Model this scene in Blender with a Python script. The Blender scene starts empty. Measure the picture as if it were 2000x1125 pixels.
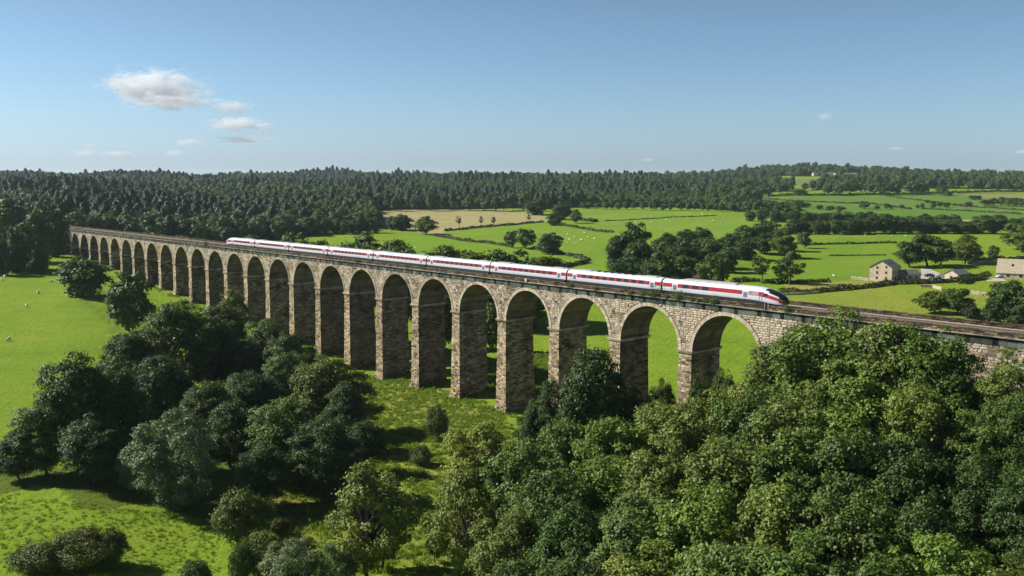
import bpy, bmesh, math, random
import numpy as np
from math import radians, sin, cos, tan, atan2, pi, sqrt
from mathutils import Vector, Matrix

SC = bpy.context.scene
COL = SC.collection
RNG = np.random.default_rng(7)
random.seed(7)

# ------------------------------------------------------------------ camera
F = 1769.2           # focal length in photograph pixels (2000 wide)
PITCH = 0.125
CAMZ = 60.0
cd = bpy.data.cameras.new('camera'); cam = bpy.data.objects.new('camera', cd); COL.objects.link(cam)
cd.sensor_width = 36.0; cd.lens = 36.0 * F / 2000.0
cd.clip_start = 1.0; cd.clip_end = 60000.0
cam.location = (0, 0, CAMZ); cam.rotation_euler = (pi / 2 - PITCH, 0, 0)
SC.camera = cam

# ------------------------------------------------------------------ light
SUN_AZ = radians(14)      # behind the left edge of the view
SUN_EL = radians(37)
sv = Vector((-cos(SUN_AZ) * cos(SUN_EL), sin(SUN_AZ) * cos(SUN_EL), sin(SUN_EL)))
w = bpy.data.worlds.new('World'); SC.world = w; w.use_nodes = True
nt = w.node_tree
bg = nt.nodes['Background']; sky = nt.nodes.new('ShaderNodeTexSky')
sky.sky_type = 'NISHITA'; sky.sun_disc = False
sky.sun_elevation = SUN_EL; sky.sun_rotation = atan2(sv.x, sv.y) % (2 * pi)
sky.altitude = 200; sky.air_density = 1.15; sky.dust_density = 0.5; sky.ozone_density = 1.6
tcw = nt.nodes.new('ShaderNodeTexCoord'); sxw = nt.nodes.new('ShaderNodeSeparateXYZ'); rpw = nt.nodes.new('ShaderNodeValToRGB'); mxw = nt.nodes.new('ShaderNodeMix')
mxw.data_type = 'RGBA'; mxw.blend_type = 'MULTIPLY'; mxw.inputs[0].default_value = 1.0
nt.links.new(tcw.outputs['Generated'], sxw.inputs[0]); nt.links.new(sxw.outputs[2], rpw.inputs[0])
for _p, _c in ((0.0, (.79, 1.13, 2.05)), (.06, (.84, 1.12, 1.62)), (.17, (.84, 1.01, 1.20)), (.5, (.42, .48, .58))):
    _e = rpw.color_ramp.elements[0] if _p == 0 else (rpw.color_ramp.elements[1] if _p == .06 else rpw.color_ramp.elements.new(_p))
    _e.position = _p; _e.color = _c + (1,)
nt.links.new(sky.outputs[0], mxw.inputs[6]); nt.links.new(rpw.outputs[0], mxw.inputs[7])
nt.links.new(mxw.outputs[2], bg.inputs[0]); bg.inputs[1].default_value = 0.053
sl = bpy.data.lights.new('sun', 'SUN'); sl.energy = 5.0; sl.angle = radians(0.5); sl.color = (1.0, 0.96, 0.89)
so = bpy.data.objects.new('sun', sl); COL.objects.link(so)
so.rotation_euler = sv.to_track_quat('Z', 'Y').to_euler(); so.location = (-200, 100, 300)
vs = SC.view_settings
vs.view_transform = 'Standard'; vs.look = 'None'; vs.exposure = 0.65; vs.gamma = 1.0; vs.use_curve_mapping = False
SC.cycles.max_bounces = 16; SC.cycles.diffuse_bounces = 2; SC.cycles.glossy_bounces = 2
SC.cycles.transmission_bounces = 3; SC.cycles.transparent_max_bounces = 6; SC.cycles.volume_bounces = 14
SC.cycles.volume_max_steps = 128
SC.cycles.use_denoising = True

# ------------------------------------------------------------------ helpers
def tag(o, label=None, cat=None, group=None, kind=None):
    if label: o['label'] = label
    if cat: o['category'] = cat
    if group: o['group'] = group
    if kind: o['kind'] = kind
    return o

def link(o, parent=None):
    COL.objects.link(o)
    if parent is not None: o.parent = parent
    return o

def empty(name, loc=(0, 0, 0), rz=0.0):
    o = bpy.data.objects.new(name, None); o.empty_display_size = 1
    o.location = loc; o.rotation_euler = (0, 0, rz); COL.objects.link(o); return o

def np_mesh(name, verts, quads=None, tris=None, attrs=None, mats=(), midx=None, smooth=False):
    me = bpy.data.meshes.new(name)
    verts = np.asarray(verts, dtype=np.float32).reshape(-1, 3)
    loops = []; starts = []; n0 = 0
    if quads is not None and len(quads):
        q = np.asarray(quads, dtype=np.int32).reshape(-1, 4)
        loops.append(q.ravel()); starts.append(np.arange(len(q)) * 4); n0 = q.size
    if tris is not None and len(tris):
        t = np.asarray(tris, dtype=np.int32).reshape(-1, 3)
        loops.append(t.ravel()); starts.append(n0 + np.arange(len(t)) * 3)
    lp = np.concatenate(loops); st = np.concatenate(starts)
    me.vertices.add(len(verts)); me.vertices.foreach_set('co', verts.ravel())
    me.loops.add(len(lp)); me.loops.foreach_set('vertex_index', lp)
    me.polygons.add(len(st)); me.polygons.foreach_set('loop_start', st.astype(np.int32))
    for m in mats: me.materials.append(m)
    if midx is not None: me.polygons.foreach_set('material_index', np.asarray(midx, dtype=np.int32))
    if smooth: me.polygons.foreach_set('use_smooth', np.ones(len(st), dtype=bool))
    for k, v in (attrs or {}).items():
        v = np.asarray(v, dtype=np.float32)
        if v.ndim == 1:
            a = me.attributes.new(k, 'FLOAT', 'POINT'); a.data.foreach_set('value', v)
        else:
            a = me.attributes.new(k, 'FLOAT_COLOR', 'POINT')
            if v.shape[1] == 3: v = np.concatenate([v, np.ones((len(v), 1), np.float32)], 1)
            a.data.foreach_set('color', v.ravel())
    me.update(calc_edges=True); me.validate()
    return me

class MB:
    """collects boxes / tubes / quads with a material index and a colour"""
    def __init__(s): s.v = []; s.f = []; s.m = []; s.c = []
    def add(s, vs, fs, m=0, c=(1, 1, 1)):
        b = len(s.v); s.v += [tuple(v) for v in vs]; s.c += [c] * len(vs)
        for f in fs: s.f.append(tuple(b + i for i in f)); s.m.append(m)
    def hexa(s, p, m=0, c=(1, 1, 1)):      # 8 points: bottom 4 ccw, top 4 ccw
        s.add(p, [(3, 2, 1, 0), (4, 5, 6, 7), (0, 1, 5, 4), (1, 2, 6, 5), (2, 3, 7, 6), (3, 0, 4, 7)], m, c)
    def box(s, x0, x1, y0, y1, z0, z1, m=0, c=(1, 1, 1)):
        s.hexa([(x0, y0, z0), (x1, y0, z0), (x1, y1, z0), (x0, y1, z0), (x0, y0, z1), (x1, y0, z1), (x1, y1, z1), (x0, y1, z1)], m, c)
    def tube(s, a, b, ra, rb, n=6, m=0, c=(1, 1, 1), cap=True):
        a = Vector(a); b = Vector(b); d = (b - a)
        if d.length < 1e-6: return
        d.normalize(); t = d.orthogonal().normalized(); u = d.cross(t)
        vs = []
        for p, r in ((a, ra), (b, rb)):
            for k in range(n):
                an = 2 * pi * k / n; vs.append(p + t * (cos(an) * r) + u * (sin(an) * r))
        fs = [(k, (k + 1) % n, n + (k + 1) % n, n + k) for k in range(n)]
        if cap: fs += [tuple(range(n))[::-1], tuple(range(n, 2 * n))]
        s.add(vs, fs, m, c)
    def mesh(s, name, mats, smooth=False):
        me = bpy.data.meshes.new(name); me.from_pydata(s.v, [], s.f)
        for m in (mats if isinstance(mats, (list, tuple)) else [mats]): me.materials.append(m)
        me.polygons.foreach_set('material_index', s.m)
        if smooth: me.polygons.foreach_set('use_smooth', [True] * len(s.f))
        a = me.attributes.new('Col', 'FLOAT_COLOR', 'POINT')
        a.data.foreach_set('color', np.array([tuple(c) + (1,) for c in s.c], np.float32).ravel())
        me.update(); return me
    def build(s, name, mats, parent=None, smooth=False, loc=None):
        o = bpy.data.objects.new(name, s.mesh(name, mats, smooth))
        if loc is not None: o.location = loc
        return link(o, parent)

def obj(name, me, parent=None, loc=None):
    o = bpy.data.objects.new(name, me)
    if loc is not None: o.location = loc
    return link(o, parent)

# ------------------------------------------------------------------ terrain height
PXC = [-1500, -400, 100, 400, 700, 1000, 1300, 1600, 2000, 2400, 3400]
DR = [0, 80, 110, 150, 200, 250, 320, 400, 500, 650, 800, 1000, 1250, 1500, 1800, 2200, 2600, 3200, 5000, 9000, 12000]
BT = {   # metres below the camera
 -1500: [51,51,51,50.5,50,49,47,45,42,40,38,33,30,26,22,17,13,22,40,60,60],
 -400: [51,51,51,50.5,50,49,47,45,42,41,39,36,33,29,26,23,19,22,40,60,60],
  100: [51,51,51.3,51,50.5,49.5,48,46,43,42,40,36,33,30,27,24,20,22,40,60,60],
  400: [52,52,52.5,53.2,54,53.5,52,48.5,46.5,46,42.5,38,35,32,29,25,21,22,40,60,60],
  700: [52,52,52.5,54,56,56,52.5,48.5,46.5,45.5,43.5,40,37,34,30,26,21,22,40,60,60],
 1000: [51,51,52,54,54.5,52,49.5,47.5,46,45,43,40,37,33,30,26,21,22,40,60,60],
 1300: [49,49,50,51.5,52,51,49,47.3,46,44.8,42.8,40,37,34,30,24,19,20,40,60,60],
 1600: [46,46,46,48,50.5,50,47,46.8,46,44.5,43.5,40.5,35,28,15,2,-3,8,40,60,60],
 2000: [38,38,38,42,47,48,46,46,45.5,44.2,43.2,40,34,27,21,22,25,30,40,60,60],
 2400: [28,28,28,32,41,45,45,45,45,44,43,40,34,27,22,24,28,32,40,60,60],
 3400: [24,24,24,26,30,36,42,44,44,43,42,39,34,26,18,12,9,16,40,60,60]}
UT = np.array([(p - 1000) / F for p in PXC]); DT = np.array(DR, float)
ZT = np.array([[CAMZ - b for b in BT[p]] for p in PXC])
def _cr(p0, p1, p2, p3, t):
    return p1 + 0.5 * t * (p2 - p0 + t * (2 * p0 - 5 * p1 + 4 * p2 - p3 + t * (3 * (p1 - p2) + p3 - p0)))
def _loc(T, v):
    v = np.clip(v, T[0], T[-1] - 1e-6); i = np.clip(np.searchsorted(T, v, side='right') - 1, 0, len(T) - 2)
    return i, (v - T[i]) / (T[i + 1] - T[i])
def H(x, y):
    x = np.asarray(x, float); y = np.asarray(y, float)
    u = x / np.maximum(y, 80.0)
    i, s = _loc(UT, u); j, t = _loc(DT, y)
    s = s * s * (3 - 2 * s)
    j0 = np.maximum(j - 1, 0); j3 = np.minimum(j + 2, len(DT) - 1)
    def col(k): return _cr(ZT[k, j0], ZT[k, j], ZT[k, j + 1], ZT[k, j3], t)
    z = col(i) * (1 - s) + col(i + 1) * s
    z = z + 0.35 * np.sin(x * .045 + 1.3) * np.sin(y * .038) + 0.18 * np.sin(x * .13 + y * .05) * np.sin(y * .11 - x * .04)
    z = z + np.clip((y - 900) / 1500, 0, 1) * 2.0 * np.sin(x * .011 + y * .004) * np.sin(y * .009)
    return z
def Hf(x, y): return float(H(x, y))
CP, SP = cos(PITCH), sin(PITCH)
def ray(px, py):
    a = (px - 1000) / F; b = (562.5 - py) / F
    d = np.array([a, CP + b * SP, -SP + b * CP]); return d / d[1]
_TS = np.geomspace(58, 7000, 1600)
def ground(px, py):
    """where the sight line through a photograph pixel meets the terrain"""
    d = ray(px, py); z = CAMZ + d[2] * _TS; h = H(d[0] * _TS, _TS)
    k = np.nonzero(z < h)[0]
    if len(k) == 0: k = [len(_TS) - 1]
    k = max(k[0], 1); a, b = _TS[k - 1], _TS[k]
    for _ in range(14):
        m = (a + b) / 2
        if CAMZ + d[2] * m < Hf(d[0] * m, m): b = m
        else: a = m
    return d[0] * b, b, Hf(d[0] * b, b)
def at(px, py, D):
    d = ray(px, py); return d[0] * D, D, CAMZ + d[2] * D

# ------------------------------------------------------------------ materials
def mat(name):
    m = bpy.data.materials.new(name); m.use_nodes = True
    t = m.node_tree; return m, t, t.nodes['Principled BSDF'], t.links
def N(t, kind, **kw):
    n = t.nodes.new(kind)
    for k, v in kw.items(): setattr(n, k, v)
    return n
def noise(t, l, scale, detail=4, rough=.55, coord='Object', w=None):
    tc = t.nodes.get('TC') or N(t, 'ShaderNodeTexCoord', name='TC')
    n = N(t, 'ShaderNodeTexNoise'); n.inputs['Scale'].default_value = scale
    n.inputs['Detail'].default_value = detail; n.inputs['Roughness'].default_value = rough
    l.new(tc.outputs[coord], n.inputs['Vector']); return n
def ramp(t, l, src, stops):
    r = N(t, 'ShaderNodeValToRGB'); e = r.color_ramp.elements
    while len(e) < len(stops): e.new(0.5)
    for el, (p, c) in zip(e, stops):
        el.position = p; el.color = (c, c, c, 1) if isinstance(c, (int, float)) else tuple(c) + (1,)
    l.new(src, r.inputs[0]); return r
def mul(t, l, a, b, fac=1.0, mode='MULTIPLY'):
    m = N(t, 'ShaderNodeMix', data_type='RGBA', blend_type=mode); m.inputs[0].default_value = fac
    for s, v in ((6, a), (7, b)):
        if isinstance(v, tuple): m.inputs[s].default_value = v + (1,) if len(v) == 3 else v
        else: l.new(v, m.inputs[s])
    return m.outputs[2]
def bump(t, l, bs, src, strength, dist):
    b = N(t, 'ShaderNodeBump'); b.inputs['Strength'].default_value = strength; b.inputs['Distance'].default_value = dist
    l.new(src, b.inputs['Height']); l.new(b.outputs[0], bs.inputs['Normal'])

def simple(name, c, rough=.7, var=.25, scale=3, metal=0.0, spec=.3):
    m, t, bs, l = mat(name)
    n = noise(t, l, scale, 5, .6)
    r = ramp(t, l, n.outputs[0], [(.3, 1 - var), (.7, 1 + var * .6)])
    l.new(mul(t, l, tuple(c), r.outputs[0]), bs.inputs['Base Color'])
    bs.inputs['Roughness'].default_value = rough; bs.inputs['Metallic'].default_value = metal
    bs.inputs['Specular IOR Level'].default_value = spec
    return m

def m_ground():
    m, t, bs, l = mat('grassland')
    a = N(t, 'ShaderNodeAttribute', attribute_name='Col')
    n1 = noise(t, l, .03, 7, .68); r1 = ramp(t, l, n1.outputs[0], [(.3, (.80, .90, .78)), (.7, (1.20, 1.05, 1.15))])
    n2 = noise(t, l, .22, 6, .65); r2 = ramp(t, l, n2.outputs[0], [(.25, (.84, .86, .76)), (.6, (1.05, 1.03, 1.03))])
    n3 = noise(t, l, 1.6, 5, .7); r3 = ramp(t, l, n3.outputs[0], [(.3, (.7, .72, .66)), (.62, (1.12, 1.1, 1.05))])
    c = mul(t, l, a.outputs['Color'], r1.outputs[0]); c = mul(t, l, c, r2.outputs[0]); c = mul(t, l, c, r3.outputs[0])
    # faint tractor lines
    tc = t.nodes['TC']; mp = N(t, 'ShaderNodeMapping'); mp.inputs['Rotation'].default_value = (0, 0, .55)
    l.new(tc.outputs['Object'], mp.inputs[0])
    wv = N(t, 'ShaderNodeTexWave'); wv.inputs['Scale'].default_value = .11; wv.inputs['Distortion'].default_value = .8
    wv.inputs['Detail'].default_value = 2
    l.new(mp.outputs[0], wv.inputs['Vector']); r4 = ramp(t, l, wv.outputs[0], [(.1, (.95, .96, .93)), (.6, (1.02, 1.01, 1.02))])
    c = mul(t, l, c, r4.outputs[0])
    l.new(c, bs.inputs['Base Color']); bs.inputs['Roughness'].default_value = .9
    bs.inputs['Specular IOR Level'].default_value = .03
    n4 = noise(t, l, .9, 6, .7); bump(t, l, bs, n4.outputs[0], .9, .55)
    return m

def m_leaf(name, base, transl=.17, var=.5):
    """foliage: own colour from species base * per leaf tone * per tree tone"""
    m, t, bs, l = mat(name)
    a = N(t, 'ShaderNodeAttribute', attribute_name='tone')
    oi = N(t, 'ShaderNodeObjectInfo')
    r = ramp(t, l, a.outputs['Fac'], [(0, (.55, .62, .55)), (.5, (1, 1, 1)), (1, (1.55, 1.4, 1.35))])
    ro = ramp(t, l, oi.outputs['Random'], [(0, (.78, .9, .82)), (.35, (1.0, 1.0, .9)), (.7, (1.2, 1.08, .85)), (1, (.9, .97, 1.02))])
    c = mul(t, l, tuple(base), r.outputs[0]); c = mul(t, l, c, ro.outputs[0], .75)
    c = mul(t, l, c, oi.outputs['Color'])
    l.new(c, bs.inputs['Base Color']); bs.inputs['Roughness'].default_value = .55
    bs.inputs['Specular IOR Level'].default_value = .28
    tr = N(t, 'ShaderNodeBsdfTranslucent'); l.new(mul(t, l, c, (1.25, 1.35, .5)), tr.inputs[0])
    mx = N(t, 'ShaderNodeMixShader'); mx.inputs[0].default_value = transl
    l.new(bs.outputs[0], mx.inputs[1]); l.new(tr.outputs[0], mx.inputs[2])
    l.new(mx.outputs[0], t.nodes['Material Output'].inputs[0])
    return m

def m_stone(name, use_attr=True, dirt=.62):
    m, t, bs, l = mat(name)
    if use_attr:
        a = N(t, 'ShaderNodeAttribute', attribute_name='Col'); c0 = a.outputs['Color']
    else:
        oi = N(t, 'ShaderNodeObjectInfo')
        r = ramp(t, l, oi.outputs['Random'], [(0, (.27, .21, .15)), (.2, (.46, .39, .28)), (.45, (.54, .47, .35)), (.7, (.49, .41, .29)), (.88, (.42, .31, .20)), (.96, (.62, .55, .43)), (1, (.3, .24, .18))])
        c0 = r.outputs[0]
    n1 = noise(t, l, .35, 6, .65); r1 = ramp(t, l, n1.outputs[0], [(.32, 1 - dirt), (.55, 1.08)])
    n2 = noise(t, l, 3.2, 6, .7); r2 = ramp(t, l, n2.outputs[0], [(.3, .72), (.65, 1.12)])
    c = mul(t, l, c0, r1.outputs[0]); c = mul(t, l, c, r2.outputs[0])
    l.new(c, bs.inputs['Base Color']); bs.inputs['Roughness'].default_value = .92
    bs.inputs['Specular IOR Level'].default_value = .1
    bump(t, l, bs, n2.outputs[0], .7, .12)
    return m

M = {}
M['ground'] = m_ground()
M['leaf_oak'] = m_leaf('oak_foliage', (.076, .116, .019))
M['leaf_ash'] = m_leaf('ash_foliage', (.118, .165, .032))
M['leaf_willow'] = m_leaf('willow_foliage', (.130, .180, .085))
M['leaf_dark'] = m_leaf('dark_foliage', (.050, .088, .018))
M['leaf_far'] = m_leaf('far_foliage', (.064, .112, .026))
M['leaf_pine'] = m_leaf('pine_foliage', (.042, .078, .028), transl=.12)
M['leaf_hedge'] = m_leaf('hedge_foliage', (.045, .068, .020))
M['grass'] = m_leaf('rough_grass', (.155, .215, .04), transl=.45)
M['bark'] = simple('bark', (.085, .068, .05), .9, .4, 6)
M['stone'] = m_stone('viaduct_stone')
M['stone_piece'] = m_stone('viaduct_stone_piece', False)
M['farm_stone'] = m_stone('farm_stone', True, .25)
M['mortar'] = simple('mortar', (.17, .135, .095), .95, .4, 1.2, spec=.1)
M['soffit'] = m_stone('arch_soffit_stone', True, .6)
M['frieze'] = m_stone('weathered_frieze', True, .55)
M['ballast'] = simple('ballast', (.045, .034, .025), .95, .8, 1.0, spec=.1)
M['rail'] = simple('rail_steel', (.30, .24, .19), .5, .2, 5, .5)
M['sleeper'] = simple('sleeper_concrete', (.085, .072, .058), .9, .4, 3)
M['concrete'] = simple('concrete_trough', (.46, .42, .35), .9, .3, 2)
M['white'] = simple('train_white', (.58, .59, .62), .3, .06, 2, spec=.5)
M['red'] = simple('train_red', (.36, .016, .030), .35, .08, 2, spec=.5)
M['glass'] = simple('train_window', (.012, .014, .018), .08, .1, 2, spec=.6)
M['door'] = simple('train_door', (.13, .17, .21), .35, .1, 2)
M['nosepanel'] = simple('nose_panel', (.22, .19, .045), .4, .1, 2)
M['roofgrey'] = simple('roof_grey', (.30, .30, .31), .6, .2, 1.5)
M['black'] = simple('underframe_black', (.02, .02, .022), .7, .3, 3)
M['slate'] = simple('slate_roof', (.16, .15, .145), .75, .3, 2)
M['stoneroof'] = simple('stone_slab_roof', (.40, .33, .23), .85, .3, 1.5)
M['wood'] = simple('weathered_wood', (.42, .38, .30), .85, .3, 5)
M['wool'] = simple('wool', (.72, .68, .58), .95, .15, 6)
M['sheepface'] = simple('sheep_face', (.12, .11, .10), .9, .2, 6)
M['tarmac'] = simple('tarmac', (.16, .155, .15), .9, .25, .8)
M['path'] = simple('pale_track', (.42, .38, .30), .9, .25, .5)
M['carblue'] = simple('car_blue', (.03, .06, .14), .25, .05, 2, .3)
M['carsilver'] = simple('car_silver', (.45, .52, .62), .25, .05, 2, .4)
M['tyre'] = simple('tyre_rubber', (.02, .02, .02), .8, .2, 4)
M['render'] = simple('pale_render', (.60, .57, .52), .85, .15, .5)
M['weed'] = m_leaf('weed_foliage', (.11, .125, .03))

# ------------------------------------------------------------------ foliage builders
def leaf_cards(c, n, s, tone, aspect=.62):
    """diamond leaf clusters: centre, normal, half length -> verts, quads, tone"""
    k = len(c)
    r = RNG.normal(size=(k, 3)); t = np.cross(n, r); t /= np.linalg.norm(t, axis=1, keepdims=True) + 1e-9
    b = np.cross(n, t); s = np.asarray(s).reshape(-1, 1) * np.ones((k, 1))
    fold = n * s * .22
    v = np.stack([c - t * s, c + b * s * aspect + fold, c + t * s, c - b * s * aspect + fold], 1).reshape(-1, 3)
    q = np.arange(k * 4).reshape(-1, 4)
    return v, q, np.repeat(tone, 4)

def unit(v): return v / (np.linalg.norm(v, axis=-1, keepdims=True) + 1e-9)

def crown_points(rng, Hh, R, n_puff, n_leaf, z0=.22, puff=(1.2, 2.3), flat=1.0, hollow=.0, lump=.28, up=.45, jit=.5):
    """leaf positions: puffs sitting on an uneven crown envelope"""
    zc = Hh * (z0 + 1) / 2; hz = Hh * (1 - z0) / 2
    ld = unit(rng.normal(size=(5, 3))); la = rng.uniform(.4, 1, 5)
    d = unit(rng.normal(size=(n_puff, 3)) * [1, 1, 1])
    lob = 1 - lump + lump * 2 * np.max(np.clip(d @ ld.T, 0, 1) ** 3 * la, axis=1)
    rad = rng.uniform(.35, .95, n_puff) ** .6
    taper = np.where(d[:, 2] < 0, 1.0, 1 - .12 * d[:, 2])
    pr = rng.uniform(puff[0] ** .5, puff[1] ** .5, n_puff) ** 2
    sc = np.stack([(R - pr * .6) * lob * taper, (R - pr * .6) * lob * taper, (hz - pr * .5) * (.85 + .15 * lob)], 1)
    pc = d * rad[:, None] * sc + [0, 0, zc]
    w = pr ** 2; k = rng.choice(n_puff, n_leaf, p=w / w.sum())
    ddir = unit(rng.normal(size=(n_leaf, 3)) + [0, 0, up] + unit(pc[k] - [0, 0, zc - hz * .3]) * .55)
    rr = pr[k] * (.72 + .36 * rng.random(n_leaf) ** .6)
    # each puff carries its own finer bunches
    bump_ = 1 + .16 * np.sin(ddir[:, 0] * 7 + k) * np.sin(ddir[:, 1] * 7 + k * 2) * 1.4
    lowb = (ddir[:, 2] < -.15) & (rng.random(n_leaf) < .75)
    ddir[lowb, 2] *= -1
    spray = rng.random(n_leaf) < .13; rr = np.where(spray, pr[k] * rng.uniform(1.0, 1.5, n_leaf), rr)
    pos = pc[k] + ddir * (rr * bump_)[:, None] * [1, 1, .8 * flat]
    out = unit(pos - [0, 0, zc - hz * .2])
    nrm = unit(ddir * .75 + out * .25 + rng.normal(size=(n_leaf, 3)) * jit + [0, 0, .25])
    tone = np.clip(.5 + rng.normal(size=n_leaf) * .2 + (rng.random(n_puff)[k] - .5) * .35, 0, 1)
    return pos, nrm, tone, pc, pr

def limb(mb, rng, a, b, ra, rb, seg=3, wob=.08):
    a = np.array(a, float); b = np.array(b, float); L = np.linalg.norm(b - a); p = a; r = ra
    for k in range(1, seg + 1):
        q = a + (b - a) * k / seg
        if k < seg: q = q + rng.normal(size=3) * L * wob
        r2 = ra + (rb - ra) * k / seg
        mb.tube(p, q, r, r2, 6 if ra > .12 else 4, cap=False); p = q; r = r2

def make_tree_meshes(name, seed, Hh, R, n_puff, n_leaf, leaf, leafmat, z0=.22, puff=(1.2, 2.3), limbs=16, trunk_r=.4, **kw):
    rng = np.random.default_rng(seed)
    pos, nrm, tone, pc, pr = crown_points(rng, Hh, R, n_puff, n_leaf, z0, puff, **kw)
    v, q, tn = leaf_cards(pos, nrm, leaf * rng.uniform(.6, 1.35, n_leaf), tone)
    crown = np_mesh('crown', v, q, attrs={'tone': tn}, mats=[leafmat])
    mb = MB(); fork = np.array([rng.normal() * .3, rng.normal() * .3, Hh * (z0 + .08)])
    limb(mb, rng, (0, 0, -1.2), fork, trunk_r * 1.25, trunk_r * .8, 3, .02)
    top = fork + [rng.normal() * .5, rng.normal() * .5, Hh * .35]
    limb(mb, rng, fork, top, trunk_r * .75, trunk_r * .3, 4, .05)
    for k in rng.permutation(n_puff)[:limbs]:
        f = rng.random(); st = fork * (1 - f) + top * f
        limb(mb, rng, st, pc[k], trunk_r * .38 * (1 - .4 * f), .05, 3, .07)
    trunk = mb.mesh('trunk', M['bark'], True)
    return crown, trunk, Hh, R

# near trees (unit: metres, later scaled)
NEAR = {}
NEAR['oak'] = [make_tree_meshes('oak', 11 + i, 20, 7.5, 230, 42000, .19, M['leaf_oak'], z0=.03, puff=(.6, 1.9)) for i in range(3)]
NEAR['ash'] = [make_tree_meshes('ash', 31 + i, 20, 6.5, 260, 40000, .17, M['leaf_ash'], z0=.06, puff=(.45, 1.5), limbs=40, lump=.34) for i in range(4)]
NEAR['sparse'] = [make_tree_meshes('sparse', 51 + i, 18, 6.5, 120, 16000, .19, M['leaf_ash'], z0=.06, puff=(.6, 1.4), limbs=45, trunk_r=.32, lump=.4) for i in range(2)]
NEAR['willow'] = [make_tree_meshes('willow', 61 + i, 13, 7, 160, 30000, .16, M['leaf_willow'], z0=-.02, puff=(.7, 1.5)) for i in range(1)]
NEAR['dark'] = [make_tree_meshes('dark', 71 + i, 20, 8, 210, 38000, .21, M['leaf_dark'], z0=.02, puff=(.7, 2.1)) for i in range(2)]
NEAR['shrub'] = [make_tree_meshes('shrub', 81 + i, 5, 4, 90, 14000, .12, M['leaf_oak'], z0=-.05, puff=(.5, 1.2), trunk_r=.12, limbs=20) for i in range(3)]
MID = {}
MID['oak'] = [make_tree_meshes('mid_oak', 111 + i, 14, 6.5, 80, 7000, .36, M['leaf_oak'], z0=.04, puff=(.8, 2.0), limbs=8) for i in range(3)]
MID['round'] = [make_tree_meshes('mid_round', 121 + i, 13, 6, 80, 7000, .36, M['leaf_far'], z0=-.04, puff=(.8, 2.0), limbs=5) for i in range(3)]
MID['sparse'] = [make_tree_meshes('mid_sparse', 131 + i, 15, 6, 34, 2300, .36, M['leaf_oak'], z0=.18, puff=(.8, 1.5), limbs=24, trunk_r=.35, lump=.4) for i in range(2)]
MID['bush'] = [make_tree_meshes('mid_bush', 141 + i, 6, 5, 34, 4200, .34, M['leaf_hedge'], z0=-.15, puff=(.9, 1.7), limbs=3, trunk_r=.12) for i in range(2)]

def make_far(seed, Hh, R, n_puff, n_leaf, leaf, leafmat, z0=.05, conifer=False):
    rng = np.random.default_rng(seed)
    if conifer:
        h = rng.random(n_leaf) ** .8; a = rng.uniform(0, 2 * pi, n_leaf)
        rad = R * np.sqrt(1 - h ** 2.2 + .01) * .9 * (.55 + .45 * rng.random(n_leaf)) * (1 + .25 * np.sin(a * 3 + h * 22))
        pos = np.stack([np.cos(a) * rad, np.sin(a) * rad, Hh * (.18 + .82 * h)], 1)
        nrm = unit(np.stack([np.cos(a), np.sin(a), np.full(n_leaf, .7)], 1) + rng.normal(size=(n_leaf, 3)) * .4)
        tone = np.clip(.5 + rng.normal(size=n_leaf) * .22, 0, 1)
    else:
        pos, nrm, tone, pc, pr = crown_points(rng, Hh, R, n_puff, n_leaf, z0, (1.3, 2.6), jit=.3)
    v, q, tn = leaf_cards(pos, nrm, leaf * rng.uniform(.7, 1.3, n_leaf), tone, .8)
    n = len(v)
    mb = MB(); mb.tube((0, 0, -1), (0, 0, Hh * .6), .3, .12, 5)
    tv = np.array(mb.v); v = np.concatenate([v, tv]); tn = np.concatenate([tn, np.full(len(tv), .5)])
    qq = np.array([f for f in mb.f if len(f) == 4]) + n
    q2 = np.concatenate([q, qq]); mi = np.concatenate([np.zeros(len(q)), np.ones(len(qq))])
    return np_mesh('distant_tree', v, q2, attrs={'tone': tn}, mats=[leafmat, M['bark']], midx=mi), Hh, R
FAR = {'round': [make_far(201 + i, 13, 6.2, 34, 2600, .46, M['leaf_far']) for i in range(4)],
       'pine': [make_far(211 + i, 17, 4.3, 0, 2200, .46, M['leaf_pine'], conifer=True) for i in range(3)]}

USED = set()
def tree(px, top, w_px, kind, label, base=None, D=None, lib=None, group=None, name=None, tint=None, cat='tree', rzv=None, wide=0):
    """stand a tree at the ground point seen at (px, base) or at distance D, so high that its top shows at `top`"""
    if D is None: gx, gy, gz = ground(px, base)
    else: gx, gy, _ = at(px, 500, D); gx = ray(px, 562 if base is None else base)[0] * D; gz = Hf(gx, gy)
    ht = max(1.5, CAMZ + ray(px, top)[2] * gy - gz)
    rad = w_px / 2 / (F / (gy * CP)) * (1.12 if gy < 240 else 1.05)
    if wide: rad = max(rad, wide * ht)
    if lib is None: lib = 'near' if gy < 290 else ('mid' if gy < 800 else 'far')
    rz = random.uniform(0, 6.28) if rzv is None else rzv
    if lib == 'far':
        k = kind if kind in FAR else 'round'
        me, hh, rr = random.choice(FAR[k])
        r = bpy.data.objects.new(name or 'distant_tree', me); r.location = (gx, gy, gz - .2); COL.objects.link(r)
        r.rotation_euler = (0, 0, rz); r.scale = (rad / rr, rad / rr, ht / hh)
        if tint: r.color = tuple(tint) + (1,)
    else:
        L = NEAR if lib == 'near' else MID
        k = kind if kind in L else {'ash': 'round', 'dark': 'round', 'willow': 'round', 'shrub': 'bush', 'round': 'oak', 'bush': 'shrub'}[kind]
        cr, tr, hh, rr = random.choice(L[k])
        r = empty(name or ('shrub' if cat in ('shrub', 'bush') else 'broadleaf_tree'), (gx, gy, gz - .2), rz)
        r.scale = (rad / rr, rad / rr, ht / hh)
        c = obj('crown', cr, r); t_ = obj('trunk', tr, r)
        if tint: c.color = tuple(tint) + (1,)
    tag(r, label, cat, group)
    return r

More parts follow.
